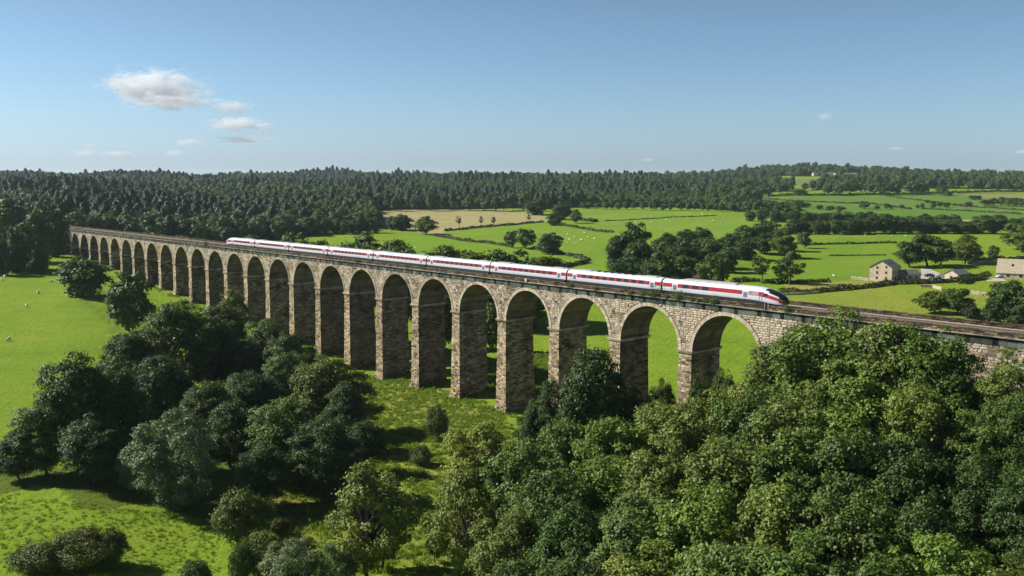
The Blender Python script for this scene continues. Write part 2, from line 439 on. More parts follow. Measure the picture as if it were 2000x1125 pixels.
# ------------------------------------------------------------------ ground sheet
def in_poly(x, y, P):
    ins = np.zeros(x.shape, bool); n = len(P)
    for i in range(n):
        x1, y1 = P[i][:2]; x2, y2 = P[(i + 1) % n][:2]
        c = ((y1 > y) != (y2 > y)) & (x < (x2 - x1) * (y - y1) / (y2 - y1 + 1e-12) + x1); ins ^= c
    return ins
def gp(lst): return [ground(a, b)[:2] for a, b in lst]
def PD(lst): return [(ray(a, 450)[0] * d, d) for a, d in lst]

G_BASE = np.array([.174, .270, .025])
FIELDS = [   # outline in the photograph -> world polygon, colour of the field itself
 (gp([(722, 413), (850, 408), (1000, 411), (1062, 419), (1070, 431), (1000, 440), (900, 449), (860, 456), (780, 452), (738, 441)]), (.33, .30, .15)),
 (gp([(860, 455), (905, 449), (1070, 432), (1200, 455), (1190, 560), (1100, 520), (1000, 485), (850, 463)]), (.165, .270, .028)),
 (gp([(640, 470), (850, 462), (1000, 490), (1150, 520), (1000, 530), (800, 500)]), (.155, .265, .026)),
 (gp([(1080, 409), (1300, 408), (1470, 425), (1440, 470), (1250, 452), (1130, 436)]), (.165, .270, .034)),
 (gp([(1410, 500), (1560, 470), (1800, 455), (1760, 545), (1560, 560), (1420, 545)]), (.150, .255, .026)),
 (gp([(1540, 553), (1700, 548), (1900, 540), (1900, 545), (1700, 565), (1530, 577)]), (.27, .27, .07)),
 (gp([(1545, 585), (1700, 566), (1900, 568), (2000, 620), (2000, 680), (1700, 660)]), (.205, .260, .04)),
 (gp([(1460, 385), (1700, 378), (2000, 376), (2000, 425), (1700, 415), (1500, 395)]), (.115, .200, .038)),
 (gp([(1500, 396), (1700, 412), (2000, 425), (2000, 445), (1700, 440), (1560, 425)]), (.110, .205, .034)),
 (gp([(1885, 380), (2000, 378), (2000, 386), (1900, 387)]), (.24, .22, .09)),
 (gp([(1470, 393), (1512, 394), (1508, 400), (1476, 398)]), (.36, .27, .17)),
 (gp([(1875, 428), (1905, 430), (1900, 441), (1880, 440)]), (.34, .29, .15)),
 (PD([(1280, 1900), (1480, 1900), (1480, 2250), (1290, 2250)]), (.22, .215, .09)),
 (PD([(1520, 1700), (1640, 1650), (1660, 2000), (1520, 2000)]), (.16, .19, .065)),
 (gp([(640, 735), (760, 735), (960, 790), (1000, 830), (960, 1120), (760, 1120), (640, 980), (700, 800)]), (.205, .260, .045)),
 (gp([(760, 735), (830, 745), (960, 790), (900, 880), (780, 860)]), (.20, .235, .05)),
 (gp([(545, 965), (610, 960), (640, 1040), (540, 1045)]), (.30, .24, .09)),
 (gp([(1020, 690), (1100, 690), (1080, 760), (1000, 800), (900, 740)]), (.125, .125, .038)),
]
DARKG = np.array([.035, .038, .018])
WOODS = []      # filled below: polygons on which woods stand
WOODS.append(('pine_wood', PD([(-700, 470), (-300, 480), (60, 500), (120, 545), (300, 560), (440, 590), (640, 690), (745, 760), (722, 1010), (900, 1040), (900, 2750), (-700, 2750)]), 8.6, .22,
              'vast dark conifer wood covering the slope behind the left of the viaduct'))
WOODS.append(('mixed_wood', PD([(900, 1045), (1060, 1040), (1130, 1080), (1300, 1085), (1440, 1010), (1480, 1150), (1440, 1500), (1300, 1800), (1300, 2300), (1180, 2700), (900, 2750)]), 9.5, .22,
              'broad mixed wood rising behind the far green sheep fields to the skyline'))
HILLW = [
 ([(1180, 2300), (1700, 2300), (1700, 2600), (1180, 2700)], 'distant wood along the skyline above the pale hillside field'),
 ([(1440, 1500), (1540, 1520), (1520, 1850), (1300, 1900), (1300, 1820)], 'distant wood on the slope left of the hilltop houses'),
 ([(1540, 2120), (1640, 2110), (1640, 2330), (1540, 2330)], 'dark rounded hilltop wood left of the far houses'),
 ([(1690, 2000), (1760, 1950), (2100, 1700), (2600, 1600), (2600, 2500), (1700, 2500)], 'long dark wood over the right end of the skyline'),
 ([(1580, 1540), (1700, 1560), (1860, 1560), (1880, 1640), (1700, 1800), (1600, 1700)], 'belt of dark trees under the hilltop houses'),
 ([(1880, 1560), (2200, 1500), (2200, 1640), (1890, 1660)], 'belt of dark trees above the topmost right hand field'),
]
for P, lab in HILLW: WOODS.append(('hill_wood', PD(P), 11, .0, lab))

def build_ground():
    u = np.linspace(-1.5, 1.5, 440); u = np.sign(u) * (np.abs(u) / 1.5) ** 1.15 * 1.5
    D = np.concatenate([np.linspace(-250, 55, 26), np.geomspace(60, 3400, 420), np.geomspace(3600, 11900, 16)])
    U, DD = np.meshgrid(u, D)
    X = U * np.sqrt(DD ** 2 + 120.0 ** 2); Y = DD
    Z = H(X, Y)
    C = np.tile(G_BASE, X.shape + (1,))
    jx = 1.2 * np.sin(Y * .31 + 1.1 * np.sin(X * .23)) + 1.5 * np.sin(X * .11 + Y * .17); jy = 1.2 * np.sin(X * .37 + np.sin(Y * .19)) + 1.5 * np.sin(Y * .09 - X * .13)
    for k_, (P, c) in enumerate(FIELDS):
        amp = 1.0 if k_ < 14 else 2.5
        C[in_poly(X + jx * amp, Y + jy * amp, P)] = c
    def worn(pts, wid, f):
        Q = np.array(gp(pts)); d = np.full(X.shape, 1e9)
        for (x1, y1), (x2, y2) in zip(Q, Q[1:]):
            t = np.clip(((X - x1) * (x2 - x1) + (Y - y1) * (y2 - y1)) / ((x2 - x1) ** 2 + (y2 - y1) ** 2), 0, 1)
            d = np.minimum(d, np.hypot(X + jx * .4 - x1 - t * (x2 - x1), Y + jy * .4 - y1 - t * (y2 - y1)))
        k = np.clip(1 - d / wid, 0, 1)[..., None]; C[:] = C * (1 - k * .75) + np.array(f) * k * .75
    worn([(150, 580), (178, 596), (205, 622), (228, 650)], 1.6, (.07, .11, .02))
    worn([(0, 692), (90, 688), (180, 683)], 2.0, (.085, .15, .02))
    worn([(1040, 648), (1200, 655), (1450, 668)], 1.5, (.07, .12, .02))
    worn([(700, 770), (760, 790), (850, 800), (960, 830)], 1.2, (.12, .15, .04))
    worn([(640, 1010), (720, 900), (800, 830), (880, 800)], 1.3, (.25, .22, .08))
    worn([(1430, 520), (1560, 506), (1700, 500)], 2.5, (.09, .15, .03))
    worn([(180, 600), (215, 600), (250, 640)], 4, (.16, .17, .05))
    # soften the edges of the two rough grass areas on the valley floor
    for _ in range(3):
        S_ = C.copy(); S_[1:-1, 1:-1] = (C[1:-1, 1:-1] * 2 + C[:-2, 1:-1] + C[2:, 1:-1] + C[1:-1, :-2] + C[1:-1, 2:]) / 6
        m_ = (Y < 260)[..., None]; C = np.where(m_, S_, C)
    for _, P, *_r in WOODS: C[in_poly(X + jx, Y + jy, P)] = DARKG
    # ground under the near woods: leaf litter
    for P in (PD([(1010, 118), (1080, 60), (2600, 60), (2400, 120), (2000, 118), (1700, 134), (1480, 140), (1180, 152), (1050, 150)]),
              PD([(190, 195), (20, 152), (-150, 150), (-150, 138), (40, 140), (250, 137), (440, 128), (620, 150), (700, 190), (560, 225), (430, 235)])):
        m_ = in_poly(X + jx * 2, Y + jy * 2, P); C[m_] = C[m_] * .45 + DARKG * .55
    ny, nx = X.shape
    idx = np.arange(ny * nx).reshape(ny, nx)
    q = np.stack([idx[:-1, :-1], idx[:-1, 1:], idx[1:, 1:], idx[1:, :-1]], -1).reshape(-1, 4)
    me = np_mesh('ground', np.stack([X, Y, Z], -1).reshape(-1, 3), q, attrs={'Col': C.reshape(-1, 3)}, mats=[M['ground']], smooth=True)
    o = obj('ground', me); tag(o, 'rolling green farmland under the viaduct and out to the horizon', None, None, 'structure')
build_ground()

# ------------------------------------------------------------------ viaduct frame
TH, GR, PI_ = .6889, -.0163, 17.73
O = Vector((31.489, 161.857, CAMZ - 22.6155))
AV = Vector((-sin(TH), cos(TH), GR)); NV = Vector((cos(TH), sin(TH), 0))
def V(s, l, h): return AV * s + NV * l + Vector((0, 0, h))      # relative to the viaduct's empty
W = 8.06; HI = 9.15; R = 7.25; RO = 7.92; BAND = 1.24
I0, I1 = -2, 25          # piers
viaduct = empty('viaduct', O)
tag(viaduct, 'long sandstone railway viaduct of many tall round arches crossing the green valley', 'viaduct')
def gz_at(s, l):
    p = O + V(s, l, 0); return Hf(p.x, p.y) - O.z - GR * s          # ground height in the sheared frame (h)

STONES = np.array([(.44, .37, .26), (.50, .425, .31), (.54, .47, .35), (.40, .32, .22), (.33, .265, .185), (.44, .34, .22), (.22, .17, .12), (.14, .115, .085), (.60, .53, .42), (.45, .24, .11)])
SW = np.array([.2, .2, .16, .13, .1, .08, .05, .03, .04, .01]); SW = SW / SW.sum()
def scol(dark=0.0):
    c = STONES[RNG.choice(len(STONES), p=SW)] * RNG.uniform(.85, 1.12)
    if RNG.random() < dark: c = c * RNG.uniform(.3, .7)
    return tuple(c)

def stone_face(mb, P, c, j=.016, proud=.05):
    """rock faced block: outer corner points P[4] (u right, v up, as callable (u,v,d)) """
    f, (u0, u1, v0, v1) = P
    u0 += j; u1 -= j; v0 += j; v1 -= j
    d = RNG.uniform(.02, proud + .03)
    e = min(.05, (u1 - u0) * .2, (v1 - v0) * .2)
    mb.add([f(u0, v0, -.04), f(u1, v0, -.04), f(u1, v1, -.04), f(u0, v1, -.04),
            f(u0 + e, v0 + e, d), f(u1 - e, v0 + e, d * RNG.uniform(.5, 1.2)), f(u1 - e, v1 - e, d * RNG.uniform(.5, 1.2)), f(u0 + e, v1 - e, d)],
           [(4, 5, 6, 7), (0, 1, 5, 4), (1, 2, 6, 5), (2, 3, 7, 6), (3, 0, 4, 7)], 0, c)

# pier profile (half width along the line, near face offset outwards, far face offset) as a function of depth below impost
def pier_w(h):      # h negative below the impost bottom
    d = max(0.0, -h - HI)
    hw = 1.50 + .018 * d
    return hw, .018 * d
def intervals(s0, s1, L0, L1):
    out = []; s = s0
    while s < s1 - .15:
        e = s + RNG.uniform(L0, L1)
        if e > s1 - L0 * .6: e = s1
        out.append((s, e)); s = e
    return out

# shared stones for the largest, single pieces
def stone_variant(seed):
    r = np.random.default_rng(seed); j = lambda a: a * r.uniform(.7, 1.3)
    mb = MB(); e = .07
    mb.add([(-.49, 0, -.47), (.49, 0, -.47), (.49, 0, .47), (-.49, 0, .47),
            (-.49 + j(e), -.8, -.47 + j(.12)), (.49 - j(e), -j(.8), -.47 + j(.12)), (.49 - j(e), -j(.9), .47 - j(.12)), (-.49 + j(e), -j(.8), .47 - j(.12)), (0, -1.15, j(.05))],
           [(4, 5, 8), (5, 6, 8), (6, 7, 8), (7, 4, 8), (0, 1, 5, 4), (1, 2, 6, 5), (2, 3, 7, 6), (3, 0, 4, 7)], 0)
    return mb.mesh('stone', M['stone_piece'])
SV = [stone_variant(300 + i) for i in range(6)]
FACE_ROT = Matrix((( -(-sin(TH)), cos(TH), 0), (-cos(TH), sin(TH), 0), (0, 0, 1)))   # columns set below
XA = -Vector((AV.x, AV.y, AV.z)).normalized(); YA = NV.copy(); ZA = Vector((0, 0, 1))
MROT = Matrix((XA, YA, ZA)).transposed().to_4x4()
n_stone_parts = 0

VOUS = MB()
for dummy in (0,):
    VOUS.add([(-.5, 0, 0), (.5, 0, 0), (.56, 0, 1), (-.56, 0, 1), (-.48, -1, .02), (.48, -1, .02), (.54, -1, .98), (-.54, -1, .98)],
             [(4, 5, 6, 7), (0, 1, 5, 4), (1, 2, 6, 5), (2, 3, 7, 6), (3, 0, 4, 7)])
VOUS_ME = VOUS.mesh('voussoir', M['stone_piece'])

def ashlar_col():
    return tuple(np.array([.45, .375, .27]) * RNG.uniform(.75, 1.12) * np.array([1, RNG.uniform(.93, 1.03), RNG.uniform(.85, 1.05)]))

for i in range(I0, I1 + 1):
    sc_ = i * PI_
    # ---------------- pier core
    hb = min(gz_at(sc_ + a, b) for a in (-3, 3) for b in (0, W)) - 1.0
    mb = MB(); hw1, o1 = pier_w(hb); hw0, o0 = pier_w(-HI)
    def shell(a, b, pad=0.0):
        (ha, hwa, oa), (hb_, hwb, ob) = a, b
        mb.hexa([V(sc_ + hwa + pad, -oa, ha), V(sc_ - hwa - pad, -oa, ha), V(sc_ - hwa - pad, W + oa, ha), V(sc_ + hwa + pad, W + oa, ha),
                 V(sc_ + hwb + pad, -ob, hb_), V(sc_ - hwb - pad, -ob, hb_), V(sc_ - hwb - pad, W + ob, hb_), V(sc_ + hwb + pad, W + ob, hb_)], 0, (.27, .215, .15))
    ins = .05
    shell((hb, hw1 - ins, o1 - ins), (-HI, hw0 - ins, o0 - ins))
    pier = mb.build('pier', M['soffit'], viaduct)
    # ---------------- impost mouldings
    mi = MB()
    for (ha, hb2, pj) in ((-HI - .62, -HI - .40, .10), (-HI - .40, -HI - .16, .26), (-HI - .16, -HI + .02, .38)):
        c = ashlar_col() if pj > .2 else tuple(np.array([.30, .25, .18]))
        a, b = hw0 + pj, pj
        mi.hexa([V(sc_ + a, -b, ha), V(sc_ - a, -b, ha), V(sc_ - a, W + b, ha), V(sc_ + a, W + b, ha),
                 V(sc_ + a, -b, hb2 - .003), V(sc_ - a, -b, hb2 - .003), V(sc_ - a, W + b, hb2 - .003), V(sc_ + a, W + b, hb2 - .003)], 0, c)
    mi.build('impost', M['stone'], pier)
    # ---------------- courses of rock faced stone on the near face and the face towards the camera
    ms = MB(); h = -HI - .64
    hg = min(gz_at(sc_, -1), gz_at(sc_ - 2, W / 2), gz_at(sc_ - 2, W)) - .3
    far_ = i > 12
    stains = [(RNG.uniform(0, W), RNG.uniform(.4, 1.3), RNG.uniform(2, 14)) for _ in range(RNG.integers(1, 5))]; shade_soot = RNG.uniform(.32, .72); warm = RNG.uniform(.85, 1.05)  # per-pier factor paints the side faces' shade into the stone colour, blackening included
    while h > hg:
        ch = RNG.uniform(.34, .50) * (1.0 if not far_ else 1.5)
        h0 = h - ch; hm = (h + h0) / 2; hw, of = pier_w(hm)
        # plinth steps at the very foot
        fl = max(0.0, 1.6 - (hm - gz_at(sc_, -1))) * .35
        hw += fl; of += fl
        pj = RNG.random() < .06
        f = lambda u, v, d, of=of: V(sc_ - u, -of + .05 - d - (.06 if pj else 0), v)
        for (a, b) in intervals(-hw, hw, .55, 1.25):
            dk = .24
            stone_face(ms, (f, (a, b, h0, h)), tuple(np.array(scol(dk)) * [1.04 * warm, .97 * warm, .86 * warm]))
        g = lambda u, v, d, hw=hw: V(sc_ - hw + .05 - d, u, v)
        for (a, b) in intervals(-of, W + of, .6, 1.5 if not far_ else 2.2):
            stone_face(ms, (g, (a, b, h0, h)), tuple(np.array(scol(.45)) * shade_soot * (1 - .65 * max([0] + [max(0, 1 - abs((a + b) / 2 - u_) / w_) * max(0, 1 - (-HI - hm) / l_) for u_, w_, l_ in stains])) * (1 + .5 * (RNG.random() < .06))))
        h = h0
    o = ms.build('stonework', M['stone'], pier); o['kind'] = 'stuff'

RING = MB()
for i in range(I0, I1 + 2):
    # bay between pier i-1 and i  (centre)
    if i - 1 < I0: continue
    sc_ = (i - .5) * PI_
    last = i == I1 + 1
    K = 36
    if i <= I1:
        ang = [pi * k / K for k in range(K + 1)]
        mb = MB()
        hcz = -HI
        for k in range(K):
            a0, a1 = ang[k], ang[k + 1]
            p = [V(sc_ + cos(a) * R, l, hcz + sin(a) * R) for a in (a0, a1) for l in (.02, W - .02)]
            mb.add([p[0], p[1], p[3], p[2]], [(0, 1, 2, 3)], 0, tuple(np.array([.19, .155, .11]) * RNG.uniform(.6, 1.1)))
        # spandrel walls, near and far, from extrados to the underside of the frieze, and from spring line to pier centre
        for l, flip in ((.05, 0), (W - .05, 1)):
            for k in range(K):
                a0, a1 = ang[k], ang[k + 1]
                x0, x1 = sc_ + cos(a0) * (R + .01), sc_ + cos(a1) * (R + .01)
                q = [V(x0, l, hcz + sin(a0) * (R + .01)), V(x1, l, hcz + sin(a1) * (R + .01)), V(x1, l, -BAND + .05), V(x0, l, -BAND + .05)]
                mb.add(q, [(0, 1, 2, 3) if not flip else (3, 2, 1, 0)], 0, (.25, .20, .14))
            for sg in (-1, 1):
                x0 = sc_ + sg * R; x1 = sc_ + sg * PI_ / 2
                q = [V(x0, l, hcz), V(x1, l, hcz), V(x1, l, -BAND + .05), V(x0, l, -BAND + .05)]
                mb.add(q, [(0, 1, 2, 3)], 0, (.25, .20, .14))
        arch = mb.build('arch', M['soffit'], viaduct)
        # voussoirs, near face
        single = i <= 4
        nv = 44 if single else 34
        ml = MB()
        for k in range(nv):
            a = pi * (k + .5) / nv; wdt = pi * R / nv
            if single:
                vo = obj('voussoir', VOUS_ME, arch)
                rd = Vector(V(cos(a), 0, sin(a))); rd.normalize(); tg = YA.cross(rd)
                mm = Matrix((-tg, YA, rd)).transposed().to_4x4()
                mm = Matrix.Translation(V(sc_ + cos(a) * R, .03, hcz + sin(a) * R)) @ mm @ Matrix.Diagonal((wdt * .97, .11 * random.uniform(.8, 1.2), RO - R + random.choice((0, 0, .08)), 1))
                vo.matrix_local = mm
            else:
                a0, a1 = pi * (k + .06) / nv, pi * (k + .94) / nv
                f = lambda aa, rr, d: V(sc_ + cos(aa) * rr, .04 - d, hcz + sin(aa) * rr)
                ml.add([f(a1, R, 0), f(a0, R, 0), f(a0, RO, 0), f(a1, RO, 0), f(a1, R, .1), f(a0, R, .1), f(a0, RO, .1), f(a1, RO, .1)],
                       [(4, 5, 6, 7), (0, 1, 5, 4), (1, 2, 6, 5), (2, 3, 7, 6), (3, 0, 4, 7)], 0, ashlar_col())
        if not single:
            o = ml.build('voussoirs', M['stone'], arch); o['kind'] = 'stuff'
        # spandrel stones over pier i-1 side and i side: courses outside the ring
        ms = MB(); h = -BAND
        far_ = i > 12
        ncs = 0
        while h > -HI + .02:
            ch = RNG.uniform(.34, .48) * (1.3 if far_ else 1.0); h0 = max(h - ch, -HI)
            y = h - hcz; y0 = h0 - hcz
            x = sqrt(max(0, RO ** 2 - min(y, RO) ** 2)) if y < RO else 0
            x = max(x, sqrt(max(0, RO ** 2 - y0 ** 2)) if y0 < RO else 0)
            xs = [(-PI_ / 2, -x), (x, PI_ / 2)] if x > .3 else [(-PI_ / 2, PI_ / 2)]
            for (a, b) in xs:
                if b - a < .25: continue
                for (p, q) in intervals(a, b, .5, 1.15):
                    if i <= 1 and n_stone_parts < 290 and y > 2.0:
                        o = obj('stone', SV[n_stone_parts % 6], arch); n_stone_parts += 1
                        o.matrix_local = Matrix.Translation(V(sc_ - (p + q) / 2, .06, (h + h0) / 2)) @ MROT @ Matrix.Diagonal((q - p, .13 * random.uniform(.6, 1.3), h - h0, 1))
                    else:
                        f = lambda u, v, d: V(sc_ - u, .06 - d, v)
                        stone_face(ms, (f, (p, q, h0, h)), scol(.04), proud=.07)
            h = h0
        if ms.v:
            o = ms.build('spandrel_stonework', M['stone'], arch); o['kind'] = 'stuff'

# abutments: solid walls past both ends
S_NEAR, S_FAR = (I0 - 10) * PI_, (I1 + 2) * PI_
for (a, b) in ((S_NEAR, I0 * PI_ + .01), (I1 * PI_ - .01, S_FAR)):
    mb = MB(); hb = -HI - 14
    mb.hexa([V(b, .05, hb), V(a, .05, hb), V(a, W - .05, hb), V(b, W - .05, hb), V(b, .05, -BAND + .05), V(a, .05, -BAND + .05), V(a, W - .05, -BAND + .05), V(b, W - .05, -BAND + .05)], 0, (.25, .20, .14))
    ab = mb.build('abutment', M['soffit'], viaduct)
    ms = MB(); h = -BAND; hlim = -HI - 13
    while h > hlim:
        h0 = h - RNG.uniform(.36, .5)
        for (p, q) in intervals(a, b, .6, 1.3):
            f = lambda u, v, d: V(-u, .06 - d, v)
            stone_face(ms, (f, (-q, -p, h0, h)), scol(.05), proud=.08)
        h = h0
    o = ms.build('stonework', M['stone'], ab); o['kind'] = 'stuff'

# frieze of smooth weathered blocks, projecting cornice
def frieze(l0, sgn):
    mb = MB(); s = S_NEAR; k = 0
    nxt = S_NEAR + 1
    while s < S_FAR:
        L = RNG.uniform(1.1, 1.7)
        base = np.array([.085, .100, .082]) * RNG.uniform(.6, 1.7)
        if s > nxt: base = np.array([.018, .02, .02]); L = .75; nxt = s + RNG.uniform(2.6, 4.2)
        for (ha, hb2) in ((-BAND, -BAND * .52), (-BAND * .52, -.1)):
            c = tuple(base * RNG.uniform(.7, 1.35))
            pj = .07 + RNG.uniform(0, .015)
            y0, y1 = (l0 - pj, l0 + .3) if sgn < 0 else (l0 - .3, l0 + pj)
            mb.hexa([V(s + L - .02, y0, ha), V(s, y0, ha), V(s, y1, ha), V(s + L - .02, y1, ha), V(s + L - .02, y0, hb2 - .01), V(s, y0, hb2 - .01), V(s, y1, hb2 - .01), V(s + L - .02, y1, hb2 - .01)], 0, c)
        s += L; k += 1
    o = mb.build('frieze', M['frieze'], viaduct); o['kind'] = 'stuff'
    mb = MB(); s = S_NEAR
    while s < S_FAR:
        L = RNG.uniform(1.0, 1.6)
        c = tuple(np.array([.36, .33, .25]) * RNG.uniform(.75, 1.15))
        for (ha, hb2, pj) in ((-.1, .0, .42),):
            y0, y1 = (l0 - pj, l0 + .45) if sgn < 0 else (l0 - .45, l0 + pj)
            cc = c if ha > -.15 else (.12, .11, .09)
            dz = RNG.uniform(-.006, .006)
            mb.hexa([V(s + L - .015, y0, ha), V(s, y0, ha), V(s, y1, ha), V(s + L - .015, y1, ha), V(s + L - .015, y0, hb2 - .003 + dz), V(s, y0, hb2 - .003 + dz), V(s, y1, hb2 - .003 + dz), V(s + L - .015, y1, hb2 - .003 + dz)], 0, cc)
        s += L
    o = mb.build('cornice', M['stone'], viaduct); o['kind'] = 'stuff'
frieze(0, -1); frieze(W, 1)

# parapets: rough dirty stones and a coping
def parapet(l0, l1, ht, s_end):
    mb = MB()
    mb.hexa([V(S_FAR, l0 + .04, -.05), V(s_end, l0 + .04, -.05), V(s_end, l1 - .04, -.05), V(S_FAR, l1 - .04, -.05),
             V(S_FAR, l0 + .04, ht - .12), V(s_end, l0 + .04, ht - .12), V(s_end, l1 - .04, ht - .12), V(S_FAR, l1 - .04, ht - .12)], 0, (.09, .07, .05))
    p = mb.build('parapet', M['soffit'], viaduct)
    ms = MB()
    for sgn in (-1, 1):
        h = 0.0
        while h < ht - .15:
            h1 = min(h + RNG.uniform(.18, .26), ht - .12)
            for (a, b) in intervals(s_end, S_FAR, .4, .95):
                c = np.array([(.095, .068, .042), (.15, .112, .066), (.05, .038, .028), (.25, .20, .12), (.115, .07, .038)][RNG.choice(5, p=[.3, .25, .2, .15, .1])]) * RNG.uniform(.8, 1.2)
                if sgn < 0: f = lambda u, v, d: V(-u, l0 + .05 - d, v)
                else: f = lambda u, v, d: V(-u, l1 - .05 + d, v)
                stone_face(ms, (f, (-b, -a, h, h1)), tuple(c), .012, .05)
            h = h1
    o = ms.build('rubble', M['stone'], p); o['kind'] = 'stuff'
    ms = MB()
    for (a, b) in intervals(s_end, S_FAR, .9, 1.5):
        c = tuple(np.array([.10, .084, .052]) * RNG.uniform(.5, 1.8))
        z = RNG.uniform(-.015, .015)
        ms.hexa([V(b - .02, l0 - .05, ht - .12), V(a, l0 - .05, ht - .12), V(a, l1 + .05, ht - .12), V(b - .02, l1 + .05, ht - .12),
                 V(b - .02, l0 - .03, ht + z), V(a, l0 - .03, ht + z), V(a, l1 + .03, ht + z), V(b - .02, l1 + .03, ht + z)], 0, c)
    o = ms.build('coping', M['stone'], p); o['kind'] = 'stuff'
S_PE = -58.5
parapet(.0, .42, .74, S_PE - 60); parapet(W - .42, W, .78, S_PE)

# deck
mb = MB()
mb.hexa([V(S_FAR, .3, -.6), V(S_NEAR, .3, -.6), V(S_NEAR, W - .3, -.6), V(S_FAR, W - .3, -.6), V(S_FAR, .3, -.25), V(S_NEAR, .3, -.25), V(S_NEAR, W - .3, -.25), V(S_FAR, W - .3, -.25)])
mb.build('deck', M['mortar'], viaduct)
rootd = O.copy()
def vobj(mb, name, mats, parent=None, smooth=False):
    o = mb.build(name, mats, parent, smooth)
    if parent is None: o.location = O
    return o
# ballast bed (setting)
ns = 700; ls = np.array([.44, .9, 1.3, 1.9, 2.9, 3.5, 4.0, 4.6, 5.2, 6.2, 6.8, 7.2, 7.62]); hs = np.array([-.12, -.10, -.02, .0, .0, -.04, -.10, -.04, .0, .0, -.02, -.08, -.1])
ss = np.linspace(S_NEAR, S_FAR, ns)
vv = np.array([V(s, l, h + RNG.uniform(-.025, .025)) for s in ss for l, h in zip(ls, hs)])
idx = np.arange(ns * len(ls)).reshape(ns, -1)
q = np.stack([idx[:-1, :-1], idx[:-1, 1:], idx[1:, 1:], idx[1:, :-1]], -1).reshape(-1, 4)[:, ::-1]
o = obj('ballast', np_mesh('ballast', vv, q, mats=[M['ballast']]), None, O); tag(o, 'brown stone ballast bed along the viaduct deck', kind='structure')
TC = (2.30, 5.76)
for k, tcl in enumerate(TC):
    tr = empty('railway_track', O)
    tag(tr, ('near railway track under the train on the viaduct deck', 'far empty railway track beside the far parapet')[k], 'railway track')
    for sg in (-1, 1):
        mb = MB(); l = tcl + sg * .7525
        for a in range(12):
            s0 = S_NEAR + (S_FAR - S_NEAR) * a / 12; s1 = S_NEAR + (S_FAR - S_NEAR) * (a + 1) / 12
            mb.hexa([V(s1, l - .036, .03), V(s0, l - .036, .03), V(s0, l + .036, .03), V(s1, l + .036, .03), V(s1, l - .036, .16), V(s0, l - .036, .16), V(s0, l + .036, .16), V(s1, l + .036, .16)])
        mb.build('rail', M['rail'], tr)
    mb = MB(); s = S_NEAR
    while s < S_FAR:
        mb.hexa([V(s + .26, tcl - 1.25, -.06), V(s, tcl - 1.25, -.06), V(s, tcl + 1.25, -.06), V(s + .26, tcl + 1.25, -.06), V(s + .26, tcl - 1.25, .028), V(s, tcl - 1.25, .028), V(s, tcl + 1.25, .028), V(s + .26, tcl + 1.25, .028)])
        s += .68
    o = mb.build('sleeper', M['sleeper'], tr); o['kind'] = 'stuff'
mb = MB()
s = S_NEAR
while s < S_FAR:
    mb.hexa([V(s + .97, 7.0, -.1), V(s, 7.0, -.1), V(s, 7.35, -.1), V(s + .97, 7.35, -.1), V(s + .97, 7.0, .12), V(s, 7.0, .12), V(s, 7.35, .12), V(s + .97, 7.35, .12)]); s += 1.0
o = vobj(mb, 'cable_trough', M['concrete']); tag(o, 'pale concrete cable trough along the foot of the far parapet', 'cable trough')

# ------------------------------------------------------------------ train
S0 = -19.19; RAIL = .05; TL = TC[0]
train = empty('train', O + V(0, 0, 0))
tag(train, 'nine coach white intercity train with a red window band crossing the viaduct', 'train')
def TV(s, l, z): return V(s, TL + l, RAIL + z)
PROF = [(1.30, 1.10), (1.36, 1.32), (1.37, 1.7), (1.365, 2.0), (1.32, 2.68), (1.22, 2.96), (1.00, 3.21), (.62, 3.37), (0, 3.43)]
def section(w=1.0, top=3.43, bot=1.10):
    pts = [(l * w, bot + (z - 1.10) * (top - bot) / 2.33) for l, z in PROF]
    return [(-l, z) for l, z in pts] + [(l, z) for l, z in pts[::-1][1:]]
def body(s_list, secs, mfun=None):
    mb = MB(); n = len(secs[0]); vs = [TV(s, l, z) for s, sec in zip(s_list, secs) for l, z in sec]
    for a in range(len(s_list) - 1):
        for b in range(n - 1):
            i0 = a * n + b
            mm = mfun(a, b) if mfun else 0
            mb.f.append((i0, i0 + 1, i0 + n + 1, i0 + n)); mb.m.append(mm)
        mb.f.append((a * n, (a + 1) * n, (a + 1) * n + n - 1, a * n + n - 1)); mb.m.append(2)
    mb.f.append(tuple(range(n))); mb.m.append(3 if mfun else 0); mb.f.append(tuple(range((len(s_list) - 1) * n, len(s_list) * n))[::-1]); mb.m.append(0)
    mb.v = [tuple(v) for v in vs]; mb.c = [(1, 1, 1)] * len(vs)
    return mb
def side_l(z): # body half width at height z
    P = PROF
    for (l0, z0), (l1, z1) in zip(P, P[1:]):
        if z0 <= z <= z1: return l0 + (l1 - l0) * (z - z0) / (z1 - z0)
    return 1.37
def side_panel(name, s0, s1, z0, z1, m, parent, off=.008, both=True):
    for sg in ((1, -1) if both else (-1,)):
        mb = MB(); n = 3
        for k in range(n):
            za, zb = z0 + (z1 - z0) * k / n, z0 + (z1 - z0) * (k + 1) / n
            la, lb = side_l(za) + off, side_l(zb) + off
            ia, ib = la - .03, lb - .03
            p = [(s0, la, za), (s1, la, za), (s1, lb, zb), (s0, lb, zb)]
            pi2 = [(s0, ia, za), (s1, ia, za), (s1, ib, zb), (s0, ib, zb)]
            vs = [TV(a, sg * l, z) for a, l, z in p] + [TV(a, sg * l, z) for a, l, z in pi2]
            mb.add(vs, [(0, 1, 2, 3), (4, 7, 6, 5), (0, 4, 5, 1), (2, 6, 7, 3), (1, 5, 6, 2), (3, 7, 4, 0)])
        o_ = mb.build(name, M[m], parent)
    return o_

